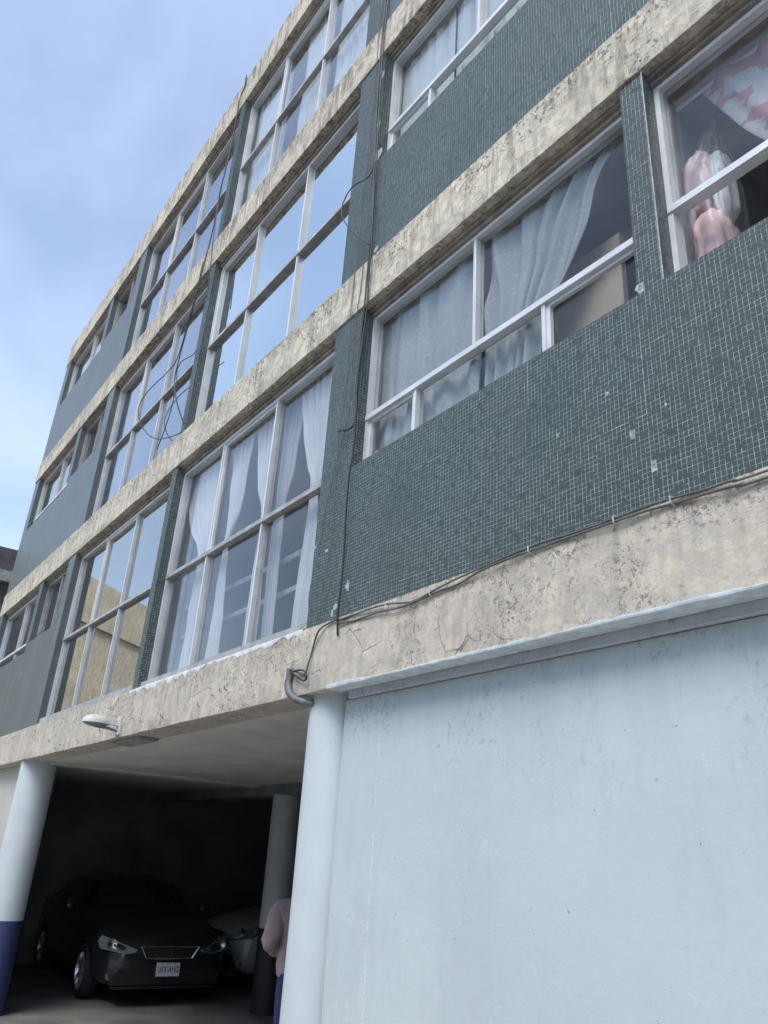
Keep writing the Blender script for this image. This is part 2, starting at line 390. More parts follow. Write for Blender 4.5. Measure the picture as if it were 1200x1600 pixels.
MB().box(XL + .181, XR - .181, DEPTH - .2, DEPTH - .001, 0, S[0] + .05).build('garage_back_wall', 'garage', BLD)
for k in range(3):
    MB().box(XL + .181, XR - .181, DEPTH - .2, DEPTH - .001, S[k] + .25, S[k + 1] + .05).build('rear_wall', 'cement', BLD)
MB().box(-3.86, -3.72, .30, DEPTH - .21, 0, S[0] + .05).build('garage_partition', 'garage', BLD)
# drop beams under the garage ceiling
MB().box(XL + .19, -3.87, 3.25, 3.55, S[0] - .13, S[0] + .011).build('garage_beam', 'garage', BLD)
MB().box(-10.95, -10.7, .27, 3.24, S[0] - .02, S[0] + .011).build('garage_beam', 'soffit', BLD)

# ground floor infill wall, fillet under the band, columns, left wall
def grid_wall(name, mat, x0, x1, z0, z1, y, thick, step=.09, amp=.004):
    nx, nz = int((x1 - x0) / step), int((z1 - z0) / step); V = []; F = []
    for i in range(nx + 1):
        for j in range(nz + 1):
            x = x0 + (x1 - x0) * i / nx; z = z0 + (z1 - z0) * j / nz
            V.append((x, y + amp * (mnoise.noise(Vector((x * .9, z * .9, 1))) * 1.6 + mnoise.noise(Vector((x * 4, z * 4, 3))) * .5), z))
    h = nz + 1
    for i in range(nx):
        for j in range(nz): F.append((i * h + j, (i + 1) * h + j, (i + 1) * h + j + 1, i * h + j + 1))
    mb = MB(); mb.v = V; mb.f = F; mb.box(x0, x1, y + .03, y + thick, z0, z1)
    return mb.build(name, mat, BLD, True)
w = grid_wall('ground_floor_wall', 'wall', -3.86, XR - .19, 0, S[0] - .05, .125, .17)
w['label'] = 'pale blue painted wall scuffed near its top'
rough_beam('wall_fillet', 'wall', -3.80, XR - .19, .100, .25, S[0] - .046, S[0] + .004, .0012)
wl_ = grid_wall('ground_floor_wall', 'wall_left', XL + .19, -10.95, 0, S[0] - .004, .16, .14)
wl_['label'] = 'beige wall stretch left of the garage column'
def column(name, x, y, r, z1, mat, parent=BLD):
    prof = [(r * (1 + .012 * mnoise.noise(Vector((x, y, z * 2.0)))), z) for z in np.linspace(0, z1, 28)]
    return MB().lathe(prof, 40, Matrix.Translation((x, y, 0))).build(name, mat, parent, True)
column('column', -4.085, .25, .20, S[0] + .006, 'column')
column('column', -11.0, .225, .215, S[0] + .006, 'column')
column('column', -10.22, 3.43, .20, S[0] - .125, 'column_inner_shaded')

# ---- mosaic: real tiles where the camera is near, sheet material far away
PITCH, GAP = .0216, .0020
tiles_v = []; 
HOLES = [(-1.609, 3.316, .018), (-1.695, 3.505, .015), (-1.801, 3.753, .008), (-1.528, 3.568, .007), (-3.752, 3.337, .02), (-3.819, 6.927, .05), (-3.868, 3.231, .018),
         (-4.036, 3.641, .012), (-3.90, 3.20, .012), (-3.74, 5.915, .02), (-1.598, 4.185, .02), (-3.86, 7.9, .03), (-3.85, 7.3, .025)]
def tile_rect(u0, u1, v0, v1, axis, c, sign, skip=()):
    """tiles on a rectangle; axis 'Y': plane y=c facing -Y, u=x; axis 'X': plane x=c facing +X, u=y"""
    iu0, iu1 = math.floor(u0 / PITCH), math.ceil(u1 / PITCH); iv0, iv1 = math.floor(v0 / PITCH), math.ceil(v1 / PITCH)
    I, J = np.meshgrid(np.arange(iu0, iu1), np.arange(iv0, iv1), indexing='ij'); I = I.ravel(); J = J.ravel(); n = len(I)
    rs = np.random.RandomState(int(abs(u0 * 1000) + v0 * 100) % 99991)
    sh = {}
    so = np.array([sh.setdefault((i // 15, j // 15), rs.uniform(-.0011, .0011, 3)) for i, j in zip(I, J)])
    a0 = I * PITCH + GAP / 2 + so[:, 0] + rs.uniform(-.0004, .0004, n); a1 = a0 + PITCH - GAP + rs.uniform(-.0004, .0003, n)
    b0 = J * PITCH + GAP / 2 + so[:, 1] + rs.uniform(-.0004, .0004, n); b1 = b0 + PITCH - GAP + rs.uniform(-.0004, .0003, n)
    a0 = np.maximum(a0, u0); a1 = np.minimum(a1, u1); b0 = np.maximum(b0, v0); b1 = np.minimum(b1, v1)
    ok = (a1 - a0 > .004) & (b1 - b0 > .004)
    if axis == 'Y':
        for hx, hz, hr in HOLES: ok &= ~((((a0 + a1) / 2 - hx) ** 2 + (((b0 + b1) / 2 - hz) * .8) ** 2) < hr * hr)
    ok &= rs.uniform(0, 1, n) > .00012
    a0, a1, b0, b1, so = a0[ok], a1[ok], b0[ok], b1[ok], so[ok]; n = len(a0)
    t = rs.normal(0, .00004, (n, 4)) + (so[:, 2] * .05)[:, None]; e = .00015
    front = [(a0 + e, b0 + e, 0), (a1 - e, b0 + e, 1), (a1 - e, b1 - e, 2), (a0 + e, b1 - e, 3)]
    back = [(a0, b0), (a1, b0), (a1, b1), (a0, b1)]
    V = np.zeros((n, 8, 3))
    for k, (a, b, i) in enumerate(front):
        d = t[:, i]
        V[:, k] = np.stack([a, c - .0005 + d, b], 1) if axis == 'Y' else np.stack([c + .0005 + d, a, b], 1)
    for k, (a, b) in enumerate(back):
        V[:, 4 + k] = np.stack([a, np.full(n, c + .0016), b], 1) if axis == 'Y' else np.stack([np.full(n, c - .0016), a, b], 1)
    tiles_v.append(V.reshape(-1, 3))
def flush_tiles(label):
    V = np.concatenate(tiles_v); tiles_v.clear(); n = len(V) // 8
    base = np.array([[0, 1, 2, 3], [4, 5, 1, 0], [5, 6, 2, 1], [6, 7, 3, 2], [7, 4, 0, 3]])
    F = (base[None] + (np.arange(n) * 8)[:, None, None]).reshape(-1)
    me = bpy.data.meshes.new('mosaic_tiles'); me.vertices.add(len(V)); me.vertices.foreach_set('co', V.astype(np.float32).ravel())
    me.loops.add(len(F)); me.loops.foreach_set('vertex_index', F.astype(np.int32)); nf = len(F) // 4
    me.polygons.add(nf); me.polygons.foreach_set('loop_start', np.arange(0, len(F), 4, dtype=np.int32)); me.update(calc_edges=True); me.validate(); me.polygons.foreach_set('use_smooth', np.zeros(len(me.polygons), dtype=bool))
    o = link('mosaic_tiles', me, 'tile', BLD); o['kind'] = 'stuff'; o['label'] = label; return o

def pil(x0, x1, y0, y1, z0, z1, nm, mat):
    MB().box(x0, x1, y0, RC + .075, z0, z1).build(nm, mat, BLD)
    return MB().box(x0 + .002, x1 - .002, RC + .0752, y1, z0, z1).build('inner_jamb', 'room', BLD)
TX = .35     # tiles are single pieces up to here, sheet beyond (outside the picture)
SILL = 1.013
for k in range(3):
    z0, z1, top = BT[k] - .004, BT[k] + SILL, S[k + 1] + .003
    near = k < 2
    mat = 'grout'
    MB().box(PIER[1], TX, 0, .24, z0, z1).build('spandrel', 'grout' if near else 'tile_far', BLD)
    MB().box(TX, XR - .002, 0, .24, z0, z1).build('spandrel', 'tile_far', BLD)
    pil(PIER[0], PIER[1], 0, .30, z0, top, 'pier', 'grout')
    pil(-1.611, -1.4805, 0, .30, z1, top, 'pilaster', 'grout' if near else 'tile_far')
    pil(.62, .75, 0, .30, z1, top, 'pilaster', 'tile_far')
    pil(2.4, XR - .002, 0, .30, z1, top, 'pilaster', 'tile_far')
    tile_rect(PIER[0], PIER[1], z0, top, 'Y', 0, -1)
    tile_rect(.0, RC, z1, top, 'X', PIER[1], 1)
    if near:
        tile_rect(PIER[1], TX, z0, z1, 'Y', 0, -1)
        tile_rect(-1.611, -1.4805, z1, top, 'Y', 0, -1); tile_rect(.0, RC, z1, top, 'X', -1.4805, 1)
    flush_tiles('teal glass mosaic around the right hand windows')
    # bay pilasters to the left
    pil(-7.303, -7.173, 0, .30, z0, top, 'pilaster', 'grout')
    tile_rect(-7.303, -7.173, z0, top, 'Y', 0, -1); tile_rect(.0, RC, z0, top, 'X', -7.173, 1)
    flush_tiles('teal glass mosaic on the slim bay pilaster')
    pil(-10.965, -10.65, 0, .30, z0, top, 'pilaster', 'tile_far')
    zs, zw = BT[k] + 1.34, BT[k] + 1.20
    MB().box(-12.41, -10.966, 0, .24, z0, zs).build('spandrel', 'tile_far', BLD)
    MB().box(-14.95, -12.411, 0, .24, z0, zw).build('spandrel', 'tile_far', BLD)
    pil(-12.5, -12.31, .001, .30, zs, top, 'pilaster', 'tile_far')
    pil(XL, -14.951, 0, .32, z0, top, 'pilaster', 'tile_far')
# mortar blotches where tiles have come away
for hx, hz, hr in HOLES:
    mb = MB(); n = 9
    rim = [(hx + hr * 1.15 * random.uniform(.6, 1.2) * math.cos(a), hz + hr * 1.3 * random.uniform(.6, 1.25) * math.sin(a)) for a in np.linspace(0, 2 * math.pi, n, endpoint=False)]
    c = len(mb.v); mb.v += [(x, .0004 - .002, z) for x, z in rim] + [(hx, -.0005, hz)]
    mb.f += [(i, (i + 1) % n, n) for i in range(n)]
    o = mb.build('mortar_patch', 'chip', BLD)
for hx, hz, hr in HOLES[:2] + HOLES[2:4] + HOLES[10:11]:
    MB().lathe([(hr * .5, 0), (hr * .42, -.012), (0.0005, -.013)], 10, Matrix.Translation((hx + .004, -.0035, hz + .004)) @ Matrix.Rotation(R(90), 4, 'X')).build('drill_hole', 'dark', BLD)
# white corner beads
for k in (0, 1):
    z1, top = BT[k] + SILL, S[k + 1]
    MB().box(-1.4835, -1.4785, -.0035, .0005, z1, top).build('corner_bead', 'chip', BLD)

# ---- windows
def window(x0, x1, z0, z1, top_cols, bar, low_cols, glass, frame='frame', label=None, fw=.027, open_pane=None, sash=None, sash_col=None):
    y0 = RC
    m = MB()
    m.box(x0, x0 + fw, y0, y0 + .07, z0, z1); m.box(x1 - fw, x1, y0, y0 + .07, z0, z1)
    m.box(x0 + fw, x1 - fw, y0 + .001, y0 + .07, z1 - fw, z1); m.box(x0 + fw, x1 - fw, y0 + .001, y0 + .07, z0, z0 + fw * 1.2)
    W = m.build('window', frame, BLD)
    if label: W['label'] = label
    if bar: MB().box(x0 + .004, x1 - .004, y0 - .008, y0 + .052, bar - .018, bar + .018).build('transom', 'frame_old_shade' if fw > .03 else frame, W)  # bay transoms take the darker frame to paint in their underside shade
    rows = [(bar + .018 if bar else z0 + fw, z1 - fw, top_cols)] + ([(z0 + fw * 1.2, bar - .018, low_cols)] if bar else [])
    for ri, (a, b, cols) in enumerate(rows):
        edges = [x0 + fw] + list(cols) + [x1 - fw]
        for c in cols:
            MB().box(c - .012, c + .012, y0 + .003, y0 + .066, a, b).build('mullion', frame, W)
        for i in range(len(edges) - 1):
            l = edges[i] + (.012 if i else 0); r = edges[i + 1] - (.012 if i + 1 < len(edges) - 1 else 0)
            if open_pane == (ri, i): continue
            th = random.uniform(-.003, .003)
            MB().box(l, r, y0 + .040, y0 + .045, a, b).build('pane', glass, W)
            if sash and (ri, i) in sash:
                s = .024; sm = MB(); yy = (y0 + .016, y0 + .0395)
                sm.box(l, l + s, *yy, a, b); sm.box(r - s, r, *yy, a, b); sm.box(l + s, r - s, *yy, a, a + s); sm.box(l + s, r - s, *yy, b - s, b)
                sm.build('sash', frame, W)
    return W
def head(x0, x1, z):
    m = MB(); m.box(x0, x1, .045, .30, z - .028, z + .012); m.box(x0, x1, .066, .30, z - .055, z - .0285)
    return m.build('window_head', 'head', BLD)
for k in range(3):
    s = S[k + 1]; b0 = BT[k]
    dz = 2.7074 * k
    # right hand windows over the tiled spandrel
    head(PIER[1], -1.612, s); head(-1.4795, .619, s); head(.751, 2.399, s)
    zb = 4.555 + dz
    window(PIER[1], -1.612, b0 + SILL - .05, s - .056, [-2.765], zb, [-3.30, -2.235], 'glass', 'frame', 'wide silver window, one tall row over low panes', sash={(1, 0), (1, 2)})
    window(-1.4795, .619, b0 + SILL - .05, s - .056, [-.30], zb + .035, [-.75, 0.0], 'glass', 'frame', None, open_pane=(1, 0) if k == 0 else None)
    window(.751, 2.399, b0 + SILL - .05, s - .056, [1.6], zb, [1.2, 1.9], 'glass', 'frame')
    # full height bays
    head(-7.172, PIER[0] - .001, s); head(-10.649, -7.304, s); head(-12.309, -10.966, s); head(-14.949, -12.501, s)
    bar = 4.245 + dz
    window(-7.172, PIER[0] - .001, b0 - .002, s - .056, [-6.24, -5.22], bar, [-6.24, -5.22], ('glass_dusty', 'glass_film', 'glass_dusty')[k], 'frame', None, .034, sash={(0, 1)} if k != 1 else {(0, 0)})
    window(-10.649, -7.304, b0 - .002, s - .056, [-9.56, -8.52], bar, [-9.56, -8.52], ('glass_dark', 'glass_tint', 'glass_tint')[k], 'frame', None, .034, sash={(0, 1)})
    window(-12.309, -10.966, b0 + 1.30, s - .056, [-11.55], None, [], 'glass_dark', 'frame_old_shade')
    window(-14.949, -12.501, b0 + 1.15, s - .056, [-13.6], b0 + 1.42, [-13.6], ('glass_tint', 'glass_dark', 'glass_dark')[k], 'frame')
# ragged white caulking along the foot of the lowest bay windows
def caulk(x0, x1, z, w=.05, y=-.018):
    n = int((x1 - x0) / .03); V = []; F = []
    for i in range(n + 1):
        x = x0 + (x1 - x0) * i / n
        a = mnoise.noise(Vector((x * 7, 3.1, z))) ; b = mnoise.noise(Vector((x * 17, 1.1, z)))
        V += [(x, RC + .01, z + .012), (x, y + .03 + a * .012, z + .014 + b * .004), (x, y + a * .004, z + .004 + b * .004), (x, y + .004, z - w * (.45 + .9 * a + .6 * b))]
    for i in range(n):
        for j in range(3): F.append((i * 4 + j, (i + 1) * 4 + j, (i + 1) * 4 + j + 1, i * 4 + j + 1))
    mb = MB(); mb.v = V; mb.f = F; return mb.build('caulking', 'caulk', BLD, True)
caulk(-7.30, -4.20, BT[0], .05)
def lip(x0, x1):
    n = int((x1 - x0) / .025); V = []; F = []
    for i in range(n + 1):
        x = x0 + (x1 - x0) * i / n; h = .008 + .024 * max(0, mnoise.noise(Vector((x * 2.3, 9.1, 2))) + .12) + .008 * mnoise.noise(Vector((x * 15, 2.2, 1)))
        V += [(x, .09, S[0] - .003), (x, -.019, S[0] - .003 + .003 * mnoise.noise(Vector((x * 9, 1, 1)))), (x, -.0215, S[0] + .004), (x, -.0205, S[0] + h), (x, -.012, S[0] + h + .001)]
    for i in range(n):
        for j in range(4): F.append((i * 5 + j, (i + 1) * 5 + j, (i + 1) * 5 + j + 1, i * 5 + j + 1))
    mb = MB(); mb.v = V; mb.f = F; o = mb.build('painted_lip', 'lip', BLD, True); o.data.set_sharp_from_angle(angle=R(30)); return o
M['lip'] = simple('pale_lip_paint', (.62, .68, .69), .7, 0, .15, 18, .004)
lip(-3.86, XR - .2)
MB().box(-10.64, -7.31, .02, .30, BT[0] - .004, BT[0] + .075).build('window_sill', 'frame_old_shade', BLD)
MB().box(-7.17, -4.20, .03, .30, BT[0] - .004, BT[0] + .07).build('window_sill', 'frame_old_shade', BLD)
# rusty hooks left in the lowest band, board patch in the garage soffit
random.seed(11)
for i in range(14):
    x = random.uniform(-10.2, -5.2); z = S[0] + random.uniform(.03, .16); L = random.uniform(.01, .03)
    MB().tube([(x, -.005, z), (x, -.03, z + .002), (x + random.uniform(-.02, .02), -.034, z + L)], .0035, 5).build('rusty_hook', 'cable_grey', BLD)
MB().box(-7.75, -7.05, .05, .24, S[0] - .028, S[0] - .004).build('soffit_board', 'cement', BLD)
# ------------------------------------------------------------------ neighbours (end of the street)
M['yellow'] = mat_band('yellow_render', (.66, .585, .41), (.56, .51, .39), .3, .5, .4, .5)
M['dark_render'] = simple('brown_grey_render', (.10, .09, .085), .9, 0, .3, 2, .01)  # dark brown-grey render
YB = empty('yellow_building', (-24, -7, 0), 'yellow rendered house across the street end, mirrored in a window', 'building')
ang = math.atan2(-1.24, -.9)
def on_yellow(u, v, z0, z1, d):   # along the street face
    du = Vector((math.cos(ang), math.sin(ang), 0)); nn = Vector((-du.y, du.x, 0))
    if nn.x < 0: nn = -nn
    p = Vector((-19.3, -1.2, 0)); a = p + du * u; b = p + du * v
    lo = [a + nn * d, b + nn * d, b - nn * 6, a - nn * 6]
    return MB().add([(*q.xy, z0) for q in lo] + [(*q.xy, z1) for q in lo], [(0, 3, 2, 1), (4, 5, 6, 7), (0, 1, 5, 4), (1, 2, 6, 5), (2, 3, 7, 6), (3, 0, 4, 7)])
on_yellow(0, 4.4, 0, 6.9, 0).build('wall', 'yellow', YB)
on_yellow(-.05, 4.45, 6.905, 7.35, .12).build('cornice', 'yellow', YB)
on_yellow(-.02, 4.42, 7.355, 8.1, .05).build('parapet', 'yellow', YB)
NB = empty('dark_house', (-20, 4, 0), 'dark house beyond the far end of the block', 'building')
MB().box(-25, -19.2, .25, 8, 0, 7.2).build('wall', 'dark_render', NB)
MB().box(-25.1, -19.05, .15, 8.1, 7.2, 7.45).build('ledge', 'cement', NB)
MB().box(-25, -19.12, .2, 8.05, 7.45, 8.0).build('parapet', 'dark_render', NB)

OB = empty('added_bounce_house', (-4, -10, 0), 'added unseen cream house front bouncing light from across the street', 'building')  # added out of view to cut low sky and bounce warm light
M['cream_bounce_wall'] = simple('cream_bounce_render', (.42, .38, .31), .9, 0, .12, 1.2, .006)
MB().box(-17.5, 14, -15, -9.2, 0, 5.6).build('wall', 'cream_bounce_wall', OB)
MB().box(-17.6, 14.1, -15.1, -9.05, 5.602, 5.9).build('cornice', 'cement', OB)
for i in range(7):
    w_ = MB().box(-15.6 + i * 4.2, -14.2 + i * 4.2, -9.23, -9.17, 1.0, 2.4).build('window', 'frame_old_shade', OB)
    MB().box(-15.5 + i * 4.2, -14.3 + i * 4.2, -9.22, -9.162, 1.1, 2.3).build('pane', 'lampglass', w_)
# ------------------------------------------------------------------ lamp on the band
LP = empty('wall_lamp', (-7.39, -.02, 2.84), 'white hooded lamp fixed to the lowest band over the garage', 'lamp')
def lamp():
    prof = []
    V = []; F = []; n = 20; rings = 7
    # hood: half ellipsoid, flat below, long axis out from the wall
    cy, cz = -.235, 2.835
    for r in range(rings + 1):
        a = r / rings * math.pi / 2
        for k in range(n):
            t = 2 * math.pi * k / n
            V.append((-7.40 + .085 * math.cos(t) * math.cos(a) ** .7, cy + .125 * math.sin(t) * math.cos(a) ** .7, cz + .075 * math.sin(a) + .0))
    for r in range(rings):
        for k in range(n): F.append((r * n + k, r * n + (k + 1) % n, (r + 1) * n + (k + 1) % n, (r + 1) * n + k))
    mb = MB(); mb.v = V; mb.f = F; mb.build('hood', 'lamp', LP, True)
    MB().lathe([(.001, -.028), (.06, -.024), (.095, -.008), (.105, .002)], 20, Matrix.Translation((-7.40, cy, cz)) @ Matrix.Diagonal((.78, 1.15, 1, 1))).build('lens', 'lampglass', LP, True)
    MB().box(-7.425, -7.375, -.135, -.03, 2.838, 2.885).build('neck', 'lamp', LP)
    MB().tube([(-7.40, -.25, 2.812), (-7.40, -.12, 2.808), (-7.40, -.02, 2.79)], .012, 8).build('arm', 'conduit', LP)
    MB().box(-7.45, -7.34, -.034, -.016, 2.76, 2.92).build('mount_plate', 'lamp', LP)
lamp()
# ------------------------------------------------------------------ cables and conduit
def cable(name, pts, r, label, mat='cable', cat='cable', y=-.03, group=None, depth=None):
    P3 = []
    for i, p in enumerate(pts):
        P3.append((p[0], (depth[i] if depth else y) + .006 * math.sin(i * 1.7), p[1]))
    o = MB().tube(smooth_pts(P3, 4), r, 6).build(name, mat, None, True)
    return tag(o, label, cat, group)
cable('cable', [(-3.84, 11.3), (-3.84, 9.0), (-3.839, 8.312), (-3.818, 7.654), (-3.793, 6.835), (-3.792, 6.433), (-3.753, 5.935), (-3.754, 5.669), (-3.757, 5.359), (-3.775, 5.124), (-3.784, 4.762), (-3.769, 4.531), (-3.803, 4.453), (-3.878, 4.447), (-3.967, 4.475)], .006, 'black cable down the pier ending in a hook beside the grey curtains')
cable('cable', [(-3.873, 11.3), (-3.873, 9.04), (-3.871, 8.347), (-3.849, 7.609), (-3.822, 6.859), (-3.802, 6.377), (-3.776, 5.861), (-3.778, 5.399), (-3.801, 5.084), (-3.772, 4.33), (-3.783, 4.087), (-3.79, 3.821), (-3.788, 3.564), (-3.776, 3.335), (-3.777, 3.157), (-3.771, 3.029)], .0065, 'long black cable down the pier to a dangling end on the lowest band')
cable('cable', [(-3.784, 6.745), (-3.812, 6.695), (-3.888, 6.684), (-4.026, 6.736), (-4.137, 6.749), (-4.195, 6.698), (-4.201, 6.614), (-4.154, 6.477), (-4.049, 6.3), (-3.905, 6.111), (-3.735, 5.915)], .005, 'black cable looping off the pier beside the mirror glass', y=-.06)
cable('cable', [(-3.95, 9.0), (-3.945, 8.0), (-3.943, 6.93), (-3.951, 6.56), (-3.973, 6.25), (-3.976, 5.877), (-3.97, 5.459), (-3.96, 5.144), (-3.949, 4.897), (-3.96, 4.694), (-3.967, 4.475), (-3.966, 4.062), (-3.962, 3.655), (-3.999, 3.388), (-3.989, 3.16)], .0032, 'thin dark cable down the middle of the tiled pier', 'cable_grey', y=-.022)
cable('cable', [(-3.85, 8.2), (-3.86, 7.3), (-3.855, 6.55), (-3.862, 6.105), (-3.869, 5.686), (-3.899, 5.416), (-3.887, 5.024), (-3.869, 4.601), (-4.05, 4.0), (-4.10, 3.65), (-4.15, 3.35), (-4.10, 3.15)], .003, 'thin dark cable drifting across the tiled pier to the window jamb', 'cable_grey', y=-.022)
LA = [(-7.253, 11.208), (-7.336, 11.045), (-7.316, 10.722), (-7.341, 10.497), (-7.348, 10.098), (-7.356, 9.711), (-7.406, 9.414), (-7.431, 8.831), (-7.498, 8.342), (-7.517, 7.993), (-7.603, 7.638), (-7.712, 7.302), (-7.742, 7.01), (-7.729, 6.756), (-7.547, 6.411), (-7.318, 6.117), (-7.119, 5.917)]
cable('cable', [(-7.25, 11.40)] + LA, .0075, 'thick black cable hanging from the parapet past the slim pilaster', y=-.035)
cable('cable', [(-7.29, 11.40), (-7.29, 11.209), (-7.38, 11.003), (-7.348, 10.705), (-7.365, 10.331), (-7.426, 9.76), (-7.389, 8.976), (-7.282, 8.292), (-7.222, 7.869), (-7.206, 7.626)], .006, 'second black cable from the parapet, stopping on the pilaster', y=-.03)
cable('cable', [(-7.498, 8.342), (-7.552, 7.891), (-7.629, 7.467), (-7.742, 7.055), (-8.079, 7.03), (-8.44, 7.064), (-8.777, 7.048), (-8.937, 6.923), (-8.748, 6.642), (-8.353, 6.318), (-7.909, 6.055), (-7.47, 5.895), (-7.126, 5.812)], .006, 'black cable sagging in a wide loop across the third floor bay window', y=-.05)
cable('cable', [(-7.148, 6.859), (-7.309, 6.877), (-7.568, 6.945), (-7.69, 6.886), (-7.645, 6.645), (-7.661, 6.338), (-7.732, 6.079), (-7.857, 5.902)], .0055, 'short black cable crossing the wide loop by the slim pilaster', y=-.04)
RA = [(-3.799, 3.123), (-3.666, 3.127), (-3.475, 3.125), (-3.295, 3.116), (-3.097, 3.087), (-2.967, 3.099), (-2.843, 3.111), (-2.678, 3.127), (-2.522, 3.142), (-2.355, 3.15), (-2.18, 3.152), (-2.096, 3.15), (-1.966, 3.15), (-1.788, 3.147), (-1.608, 3.147), (-1.525, 3.145), (-1.394, 3.137), (-1.271, 3.13), (-1.124, 3.121), (.4, 3.12), (2.5, 3.14)]
RB = [(-3.782, 3.1), (-3.596, 3.09), (-3.38, 3.087), (-3.15, 3.071), (-2.891, 3.092), (-2.723, 3.095), (-2.565, 3.12), (-2.355, 3.132), (-2.162, 3.135), (-1.984, 3.135), (-1.788, 3.13), (-1.638, 3.13), (-1.521, 3.125), (-1.37, 3.115), (-1.25, 3.104), (-1.126, 3.1), (.4, 3.09), (2.5, 3.12)]
cable('cable', RA, .005, 'upper grey cable running along the foot of the mosaic', 'cable_grey', y=-.026)
cable('cable', RB, .0055, 'lower drooping grey cable along the top of the lowest band', 'cable_grey', y=-.028)
for x, z, lb in ((-3.3, 3.10, 'leftmost pale clip on the cables along the mosaic foot'), (-2.93, 3.10, 'second pale clip from the left on the cables along the mosaic foot'), (-2.25, 3.14, 'middle pale clip on the cables along the mosaic foot'), (-1.79, 3.14, 'second pale clip from the right on the cables along the mosaic foot'), (-1.53, 3.137, 'rightmost pale clip on the cables along the mosaic foot')):
    o = MB().tube([(x, -.012, z + .018), (x, -.038, z + .012), (x + .003, -.040, z - .014), (x + .003, -.012, z - .022)], .0035, 5).build('cable_clip', 'chip', None)
    tag(o, lb, 'clip', 'cable clips along the lowest band')
cable('cable', [(-3.78, 3.131), (-3.87, 3.129), (-3.945, 3.112), (-3.99, 3.081), (-4.031, 3.025), (-4.051, 2.973), (-4.062, 2.912), (-4.076, 2.868), (-4.109, 2.849), (-4.165, 2.865), (-4.215, 2.884), (-4.274, 2.904)], .006, 'grey cable dropping over the lowest band into the bent conduit', 'cable_grey', y=-.03)
cable('cable', [(-4.215, 2.884), (-4.154, 2.883), (-4.082, 2.861), (-4.053, 2.826), (-4.086, 2.807), (-4.159, 2.833), (-4.228, 2.874), (-4.274, 2.904)], .006, 'small coil of dark cable at the conduit mouth', 'cable', y=-.04)
cable('conduit_pipe', [(-4.276, 2.912), (-4.281, 2.857), (-4.279, 2.809), (-4.243, 2.75), (-4.18, 2.705), (-4.10, 2.69)], .024, 'bent grey conduit pipe under the lowest band above the column', 'conduit', 'pipe', depth=[-.035, -.038, -.036, -.03, -.01, .06])
# ------------------------------------------------------------------ curtains and things behind the glass
def curtain(name, L, Rr, y, mat, label, folds, amp, cat='curtain', group=None, nz=40, nu=90, gather=None, seed=0, tilt=0.0, warp=1.1):
    """cloth sheet between two edge polylines [(x, z)...] from top to bottom, with folds and a hem thickness"""
    def at(poly, t):
        n = len(poly) - 1; f = min(t * n, n - 1e-6); i = int(f); u = f - i
        return (poly[i][0] * (1 - u) + poly[i + 1][0] * u, poly[i][1] * (1 - u) + poly[i + 1][1] * u)
    L = [(p.x, p.z) for p in smooth_pts([(a, 0, b) for a, b in L], 6)]; Rr = [(p.x, p.z) for p in smooth_pts([(a, 0, b) for a, b in Rr], 6)]
    V = []; F = []
    for j in range(nz + 1):
        t = j / nz; l = at(L, t); r = at(Rr, t)
        for i in range(nu + 1):
            u = i / nu; x = l[0] + (r[0] - l[0]) * u; z = l[1] + (r[1] - l[1]) * u
            ph = u * folds * 2 * math.pi + warp * mnoise.noise(Vector((u * 3 + seed, t * 1.3, seed * 1.7)))
            a = amp * (.75 + .5 * mnoise.noise(Vector((u * 4, t * 2, seed + 9.0))))
            yy = y + a * (math.sin(ph) + .35 * math.sin(2.3 * ph + 1)) + .012 * mnoise.noise(Vector((x * 4, z * 4, seed))) + tilt * t
            x += .35 * a * math.cos(ph)
            V.append((x, yy, z))
    h = nu + 1
    for j in range(nz):
        for i in range(nu): F.append((j * h + i, j * h + i + 1, (j + 1) * h + i + 1, (j + 1) * h + i))
    mb = MB(); mb.v = V; mb.f = F; o = mb.build(name, mat, None, True)
    so = o.modifiers.new('thickness', 'SOLIDIFY'); so.thickness = .0015
    return tag(o, label, cat, group)
yc = .205
curtain('curtain', [(-7.33, 5.40), (-7.26, 5.05), (-7.05, 4.73), (-6.72, 4.40), (-6.72, 3.85), (-6.72, 3.20)], [(-6.50, 5.40), (-6.43, 4.9), (-6.38, 4.55), (-6.46, 4.33), (-6.45, 3.76), (-6.40, 3.20)], yc, 'lace', 'white lace curtain tied back, left pane of the lowest bay by the pier', 6, .020, seed=1, group=None)
curtain('curtain', [(-6.29, 5.40), (-6.22, 4.85), (-6.15, 4.35), (-6.20, 3.8), (-6.22, 3.20)], [(-5.84, 5.40), (-5.87, 5.1), (-5.93, 4.6), (-6.06, 4.33), (-6.0, 3.8), (-5.95, 3.20)], yc, 'lace', 'white lace curtain drawn to the left of the middle pane, lowest bay', 4, .018, seed=2)
curtain('curtain', [(-5.80, 5.40), (-5.75, 5.1), (-5.62, 4.72), (-5.48, 4.42), (-5.50, 3.8), (-5.52, 3.2)], [(-5.43, 5.40), (-5.42, 5.05), (-5.38, 4.5), (-5.36, 4.3), (-5.32, 3.8), (-5.30, 3.2)], yc, 'lace', 'narrow white lace curtain right of the middle pane, lowest bay', 4, .018, seed=3)
curtain('curtain', [(-5.37, 5.40), (-5.33, 4.4), (-5.30, 3.2)], [(-5.0, 5.40), (-5.10, 4.6), (-5.16, 4.3), (-5.1, 3.2)], yc + .04, 'sheer', 'thin sheer curtain behind the right pane of the lowest bay', 4, .014, seed=4)
